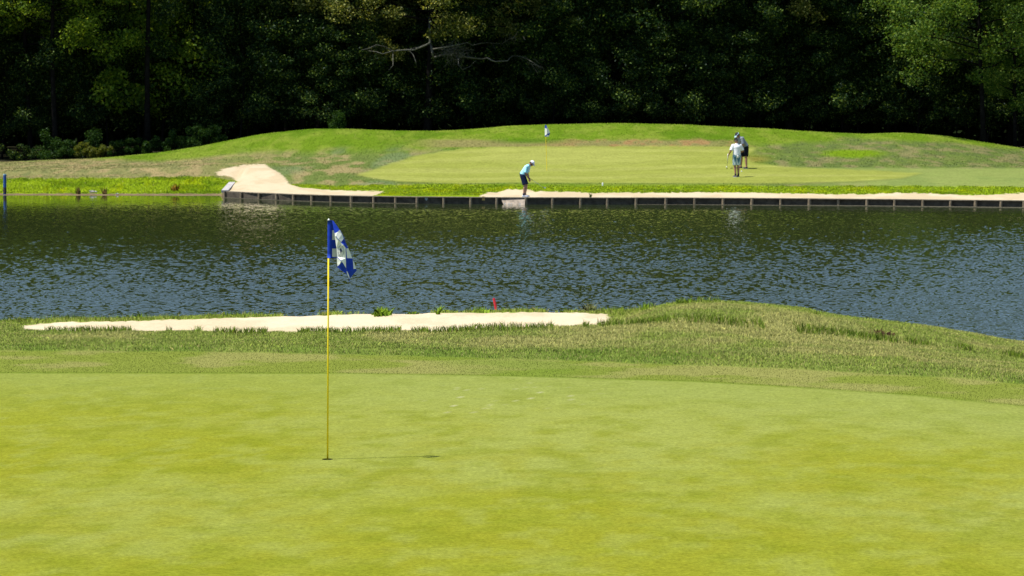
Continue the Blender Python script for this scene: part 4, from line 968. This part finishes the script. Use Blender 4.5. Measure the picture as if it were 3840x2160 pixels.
def make_tree_meshes(seed, H=20., z0=5., R=4.3, tr=.2, ncl=90, low=12.5, nl=230, lm=L_dark, bm_=M_bark, lean=0., size=.17, crr=(.65, 1.15), limb_up=.35, front=0):
    rn = random.Random(seed)
    b = B(); pts = []; rad = []
    for k in range(9):
        t = k / 8; pts.append((lean * t + .18 * math.sin(t * 5 + seed), .15 * math.sin(t * 4 + seed * 2), -.4 + t * (H * .92 + .4))); rad.append(tr * (1.35 if k == 0 else 1) * (1 - t * .85))
    b.tube(pts, rad, 9); C = []; Rd = []
    P = lambda t: Vector(pts[0]).lerp(Vector(pts[-1]), t) if False else Vector(pts[min(8, int(t * 8))]).lerp(Vector(pts[min(8, int(t * 8) + 1)]), t * 8 - int(t * 8))
    nlimb = int(ncl / 4)
    for i in range(nlimb):
        t = rn.random(); z = z0 * .92 + (H * .88 - z0) * (i + rn.random()) / nlimb; tt = min(.99, (z + .4) / (H * .92 + .4)); o = P(tt)
        az = i * 2.4 + rn.uniform(-.5, .5); u = (z - z0) / (H - z0); L_ = R * (1.05 - .75 * max(0, u - .25) ** 1.1) * rn.uniform(.65, 1.1)
        q = [o]; r0 = tr * .42 * (1 - tt * .6)
        for k in range(1, 5):
            s_ = k / 4; q.append(o + Vector((math.cos(az + .2 * s_) * L_ * s_, math.sin(az + .2 * s_) * L_ * s_, L_ * s_ * limb_up * (1 - .3 * s_) + rn.uniform(-.15, .15))))
        b.tube(q, [r0 * (1 - .8 * k / 4) for k in range(5)], 5)
        for k, s_ in ((2, .4), (3, .75), (4, 1.)):
            for rep in range(2 if k > 2 else 1):
                c = q[k] + Vector((rn.gauss(0, .5), rn.gauss(0, .5), rn.gauss(0, .35))); C.append(c); Rd.append(rn.uniform(*crr))
                if rn.random() < .5: b.tube([q[k], q[k].lerp(c, .6) + Vector((0, 0, -.1)), c], [r0 * .3, r0 * .2, .008], 4)
    C = np.array([tuple(c) for c in C]); Rd = np.array(Rd)
    lo = C[:, 2] < low
    V1, F1 = leafcloud(C[lo], Rd[lo], nl, np.full(lo.sum(), size)); V2, F2 = leafcloud(C[~lo], Rd[~lo] * 1.15, max(30, nl // 4), np.full((~lo).sum(), size * 2.2))
    V = np.vstack([V1, V2]); Fc = np.vstack([F1, F2 + len(V1)])
    t_ = mesh('trunk', b.V, b.F, bm_, smooth=True); c_ = mesh('crown', V, Fc, lm)
    tm, cm = t_.data, c_.data; bpy.data.objects.remove(t_); bpy.data.objects.remove(c_)
    return tm, cm
def place_tree(name, ms, x, y, z=None, rz=0., s=1., label='', cat='tree', group=None, lm=None):
    z = far_z(x, y)[0] if z is None else z
    r = empty(name, (x, y, z), rz); r.scale = (s,) * 3; tag(r, label, cat, group)
    for nm, me in zip(('trunk', 'crown'), ms):
        o = bpy.data.objects.new(nm, me); link(o, r)
        if nm == 'crown' and lm is not None:
            o.material_slots[0].link = 'OBJECT'; o.material_slots[0].material = lm
    return r
TA = make_tree_meshes(1, 22, 5.0, 4.3, .20, 120, 12.5, 330)
TB = make_tree_meshes(2, 20, 4.5, 3.8, .15, 112, 12, 320, size=.16)
TC = make_tree_meshes(3, 23, 6.0, 4.7, .24, 116, 13, 330, size=.18)
TD = make_tree_meshes(4, 18, 3.2, 3.4, .14, 100, 11, 290, size=.15)
TE = make_tree_meshes(5, 8, 1.2, 2.0, .06, 64, 9, 190, size=.13, crr=(.45, .85))     # understorey sapling
TF = make_tree_meshes(6, 24, 7.5, 4.8, .26, 110, 14, 330, size=.17)
def wx_at(X, D): return (X - 1920) / F * D
front = [  # X, D, mesh, scale, leaf, label
 (110, 157, TB, 1.0, L_dark, 'dark leafy tree at the far left end of the forest edge'),
 (345, 160, TD, 1.05, None, 'dark green tree left of the straight dark trunk, leaves reaching low'),
 (725, 159, TB, .95, None, 'dark tree just right of the straight dark trunk'),
 (960, 160, TC, 1.0, None, 'dark tree above the left shoulder of the far hill'),
 (1150, 158.5, TD, 1.0, None, 'low branched dark green tree above the hilltop left of the bare limbs'),
 (1360, 160, TA, 1.0, L_olive, 'olive leaved tree under whose crown the left bare limb reaches'),
 (1850, 160, TC, .98, None, 'dark tree just left of the far flag, behind the bare limb'),
 (2060, 158.5, TA, .95, None, 'dense dark green tree straight above the far flag'),
 (2290, 160, TB, 1.1, None, 'dark tree right of the far flag above the hill crest'),
 (2500, 158.5, TF, .9, None, 'high crowned dark tree above the middle of the far green'),
 (2740, 160, TA, 1.02, None, 'dark tree directly above the two golfers'),
 (2960, 159, TC, .95, None, 'dark tree above the right end of the far green'),
 (3170, 160, TF, .88, L_olive, 'greyish olive crowned tree left of the big light green tree'),
 (3420, 162, TC, 1.0, None, 'dark tree half hidden behind the big light green tree'),
 (3800, 152, TD, .85, L_light, 'low bushy tree at the far right forest edge'),
]
for i, (X, D, ms, s_, lm, lb) in enumerate(front):
    place_tree('broadleaf_tree', ms, wx_at(X, D), D, rz=i * 1.7, s=s_, label=lb, group='trees along the forest edge', lm=lm)
# specially shaped trees
def light_right():
    ms = make_tree_meshes(21, 16, 4.6, 5.6, .16, 150, 12.5, 300, lm=L_light, size=.15, crr=(.7, 1.25), limb_up=.22); return ms
place_tree('broadleaf_tree', light_right(), wx_at(3672, 151), 151, rz=.6, label='big light green tree leaning out at the right edge of the forest', group='trees along the forest edge')
place_tree('broadleaf_tree', make_tree_meshes(22, 21, 6.4, 4.0, .17, 110, 13, 240, lm=L_yel, size=.17), wx_at(215, 154.5), 154.5, rz=.2, label='sunlit yellow green tree at the upper left corner', group='trees along the forest edge')
place_tree('broadleaf_tree', make_tree_meshes(23, 24, 10.4, 3.6, .18, 70, 15, 170, lm=L_dark), wx_at(566, 155), 155, rz=0, label='straight bare dark trunk with yellow green light behind it, upper left', group='trees along the forest edge')
# saplings behind that trunk, sun glow put into their yellow green leaf colour
for (X, D, s_, lb) in [(505, 159, 1.6, 'yellow green sapling glowing behind the left of the straight dark trunk'), (628, 160, 1.75, 'yellow green sapling glowing behind the right of the straight dark trunk')]:
    place_tree('sapling', TE, wx_at(X, D), D, rz=X, s=s_, label=lb, cat='sapling', group='saplings in the forest edge', lm=L_yel)
# the oak with long bare limbs
oakx, oakD = wx_at(1612, 157), 157.; oakz = far_z(oakx, oakD)[0]
om = make_tree_meshes(24, 21, 6.9, 6.0, .25, 190, 13.5, 330, lm=L_olive, size=.15, crr=(.7, 1.2), limb_up=.15)
oak = place_tree('oak_tree', om, oakx, oakD, label='spreading olive leaved oak with long bare pale limbs, left of the far flag', cat='tree')
LZ = lambda x, y: (1350 + x / 3.435, 100 + y / 3.435)
LIMBS = [([(900, 205), (860, 235), (700, 300), (550, 302), (420, 312), (330, 262), (210, 235), (100, 285), (20, 300)], .075, .02),
 ([(420, 312), (370, 330), (290, 352), (220, 325), (100, 308)], .05, .015), ([(425, 318), (424, 400), (425, 500), (370, 560)], .035, .012),
 ([(600, 300), (650, 320), (690, 370), (718, 450), (732, 520)], .035, .01),
 ([(930, 330), (945, 400), (1100, 352), (1270, 380), (1500, 410), (1600, 415), (1640, 400), (1690, 432), (1740, 450), (1900, 440), (1930, 400), (1970, 375), (2060, 380), (2160, 420), (2250, 475), (2340, 550)], .085, .012),
 ([(940, 290), (1100, 265), (1250, 235), (1380, 205), (1450, 242), (1560, 212), (1650, 208), (1830, 222)], .06, .014),
 ([(1710, 225), (1725, 260), (1745, 300)], .025, .008), ([(1240, 375), (1270, 430), (1268, 490), (1320, 555), (1420, 510), (1500, 425)], .045, .012),
 ([(1830, 222), (1900, 170), (1990, 135), (2030, 60)], .035, .01), ([(2160, 420), (2200, 470), (2290, 600)], .025, .006), ([(560, 300), (740, 270), (900, 205)], .04, .02)]
b = B(); rn = random.Random(5)
def lp(px, py, dd): X_, Y_ = LZ(px, py); q_ = at(X_, Y_, 154.4 + dd); return (q_[0] - oakx, q_[1] - oakD, q_[2] - oakz)
for P, r0, r1 in LIMBS:
    pts = []
    for k, (px, py) in enumerate(P):
        dd = 1.2 * math.sin(k * .8 + r0 * 60) - .4; pts.append(lp(px, py, dd))
        if 0 < k: 
            a_, c_ = Vector(pts[-2] if len(pts) > 1 else pts[-1]), Vector(pts[-1])
    b.tube(pts, list(np.linspace(r0 * .78, r1 * .8, len(pts))), 7)
b.tube([(0, 0, 6.6), lp(930, 330, 0)], [.09, .07], 7); b.tube([(0, 0, 7.6), lp(900, 205, -.4)], [.08, .06], 7)
for k in range(230):   # dead twig tangle
    x0_, y0_ = rn.gauss(1190, 95), rn.gauss(340, 55); a_ = rn.uniform(0, 6.28); L_ = rn.uniform(40, 140); dd = rn.uniform(-.8, .8)
    if k % 6 == 0: x0_, y0_ = rn.gauss(1960, 60), rn.gauss(150, 22); L_ *= .5
    if k % 9 == 0: x0_, y0_ = rn.gauss(2220, 70), rn.gauss(470, 40); a_ = .7 + rn.gauss(0, .3)
    b.tube([lp(x0_, y0_, dd), lp(x0_ + L_ * .5 * math.cos(a_) + rn.gauss(0, 8), y0_ + L_ * .5 * math.sin(a_) + rn.gauss(0, 8), dd + .1), lp(x0_ + L_ * math.cos(a_), y0_ + L_ * math.sin(a_) + 12, dd + .2)], [.012, .009, .005], 4, cap=False)
b.build('bare_limbs', M_barkp, oak, smooth=True)
# second and deeper rows
k = 0
sec = []
for row, (D, step, offx) in enumerate([(166, 5.4, 1.0), (174, 5.6, -1.6), (184, 6.2, .8), (194, 6.6, -2.)]):
    x = -46 - row * 1.5 + offx
    while x < 48 + row * 1.5:
        sec.append((x + random.uniform(-1, 1), D + random.uniform(-2, 2), row)); x += step
MS = [TA, TB, TC, TD, TF]
sec = [q for q in sec if not (-32 < q[0] < -18.5 and q[2] < 2)]
for (x, y, row) in sec:
    ms = MS[(k * 3 + row * 2) % 5]
    place_tree('forest_tree', ms, x, y, rz=k * 2.1, s=random.uniform(.9, 1.15), label='dark tree in the shaded depth of the forest behind its edge', group='trees deep inside the forest', lm=None); k += 1
for X in (-900, -500, -180, 4050, 4350, 4750):
    place_tree('broadleaf_tree', MS[k % 5], wx_at(X, 158), 158, rz=k, label='dark tree of the forest edge beyond the picture', group='trees along the forest edge'); k += 1
# saplings in the shade
rn = random.Random(9)
sap2 = [(20, 5), (140, 3), (260, 4), (420, 6), (690, 5), (800, 3), (920, 6), (1010, 3), (1120, 5), (1200, 3), (1320, 6), (1400, 3), (1520, 5), (1690, 3), (1790, 6), (1960, 3), (2080, 5), (2200, 3), (2300, 6), (2420, 3), (2520, 5), (2640, 3), (2780, 6), (2860, 3), (3000, 5), (3120, 3), (3230, 6), (3330, 3), (3460, 5), (3580, 3), (3700, 6), (3820, 4)]
for X, hh_ in [q for q in sap2 if not 470 < q[0] < 705]:
    D = rn.uniform(156.5, 159); place_tree('sapling', TE, wx_at(X + rn.uniform(-30, 30), D), D, rz=rn.uniform(0, 6), s=.7 + hh_ * .08, label='leafy dark green understorey tree filling the shade along the forest edge', cat='sapling', group='understorey saplings in the shade', lm=L_dark)
sap = [(60, 'left end'), (170, 'sunlit tree at the upper left'), (300, 'left bushes'), (450, 'straight dark trunk, left side'), (700, 'straight dark trunk, right side'), (860, 'left slope of the hill'), (1060, 'left hilltop'), (1240, 'saddle of the hill, left part'), (1440, 'oak, left side'), (1720, 'oak, right side'), (1900, 'far flag, left side'), (2120, 'far flag, right side'), (2330, 'hill crest'), (2560, 'hill crest, right side'), (2700, 'golfers, left side'), (2880, 'golfers, right side'), (3080, 'dip right of the golfers'), (3300, 'right mound, left part'), (3520, 'right mound, right part'), (3780, 'right end')]
for X, wh in sap:
    D = rn.uniform(159, 164); place_tree('sapling', TE, wx_at(X, D), D, rz=rn.uniform(0, 6), s=rn.uniform(.8, 1.15), label='dim understorey sapling in the shade above the ' + wh, cat='sapling', group='saplings in the forest edge', lm=(L_dark))
# far wood closing the view
n = 300000; x = RNG.uniform(-80, 80, n); y = RNG.uniform(202, 211, n); z = RNG.uniform(0, 19, n)
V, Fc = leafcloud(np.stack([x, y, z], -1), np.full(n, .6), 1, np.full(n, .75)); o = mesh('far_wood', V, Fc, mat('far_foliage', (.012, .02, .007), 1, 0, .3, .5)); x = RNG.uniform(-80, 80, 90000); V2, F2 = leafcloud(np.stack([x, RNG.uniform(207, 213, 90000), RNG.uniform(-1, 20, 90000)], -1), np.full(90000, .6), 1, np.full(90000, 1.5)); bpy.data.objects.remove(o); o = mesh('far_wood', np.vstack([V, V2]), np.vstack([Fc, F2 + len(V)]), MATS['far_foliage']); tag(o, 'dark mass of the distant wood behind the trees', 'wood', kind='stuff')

# ------------------------------------------------------------------ shrubs at the left forest edge
def shrub(X, D, w_, h, lm, lb, n=2600, size=.10, name='shrub'):
    x = wx_at(X, D); z0 = far_z(x, D)[0]; r = empty(name, (x, D, z0)); tag(r, lb, 'shrub', 'shrubs along the left forest edge')
    C = []; b = B()
    for k in range(16):
        a_ = random.uniform(0, 6.28); rr = random.uniform(0, w_ * 1.15); hh_ = random.uniform(.15, 1.05) * h * (1 - .3 * rr / w_); c = (rr * math.cos(a_), rr * math.sin(a_), hh_); C.append(c)
        b.tube([(rr * .2 * math.cos(a_), rr * .2 * math.sin(a_), -.1), (c[0] * .6, c[1] * .6, hh_ * .5), c], [.02, .014, .006], 5)
    b.build('stem', M_bark, r); C = np.array(C); V, Fc = leafcloud(C, np.full(len(C), h * .24), n // 13, np.full(len(C), size), .9); V[:, 2] = np.maximum(V[:, 2], .02); mesh('foliage', V, Fc, lm, parent=r)
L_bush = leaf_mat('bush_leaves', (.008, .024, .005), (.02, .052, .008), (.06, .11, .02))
L_bushy = leaf_mat('yellow_bush_leaves', (.06, .08, .012), (.10, .12, .018), (.14, .15, .03), .45)
for (X, D, w_, h, lm, lb) in [(175, 151.5, 1.0, 1.5, L_bush, 'tall dark green bush at the left forest edge'), (250, 151, .9, 1.1, L_bush, 'green bush left of the yellow one at the left forest edge'), (322, 150.6, .8, .85, L_bushy, 'low yellow green bush at the left forest edge'), (372, 150.6, .7, .8, L_bushy, 'second yellow green bush, just right of the first'),
    (350, 153, 1.3, 1.5, L_bush, 'taller green bush standing behind the yellow green bushes'), (440, 151.5, 1.0, .8, L_bush, 'low green bush right of the yellow green ones'), (510, 152, 1.1, .95, L_bush, 'green bush in front of the straight dark trunk'), (590, 152, 1.0, 1.0, L_bush, 'green bush just right of the straight dark trunk'), (665, 152.2, 1.0, 1.1, L_bush, 'bush halfway between the straight trunk and the hill slope'), (735, 152, .8, 1.2, L_bush, 'feathery bush behind the lower hill slope'), (790, 152, .7, 1.2, L_bush, 'feathery bush highest up the hill slope'), (1268, 152.5, .4, 1.3, L_bush, 'small upright green shrub on the hilltop at left of the oak'), (70, 154, 1.3, 1.0, L_dark, 'dark low bush at the left picture edge')]:
    shrub(X, D, w_, h, lm, lb)

scene.render.engine = 'CYCLES'
scene.cycles.max_bounces = 6; scene.cycles.diffuse_bounces = 2; scene.cycles.glossy_bounces = 3; scene.cycles.transmission_bounces = 2; scene.cycles.transparent_max_bounces = 2
scene.cycles.use_denoising = True
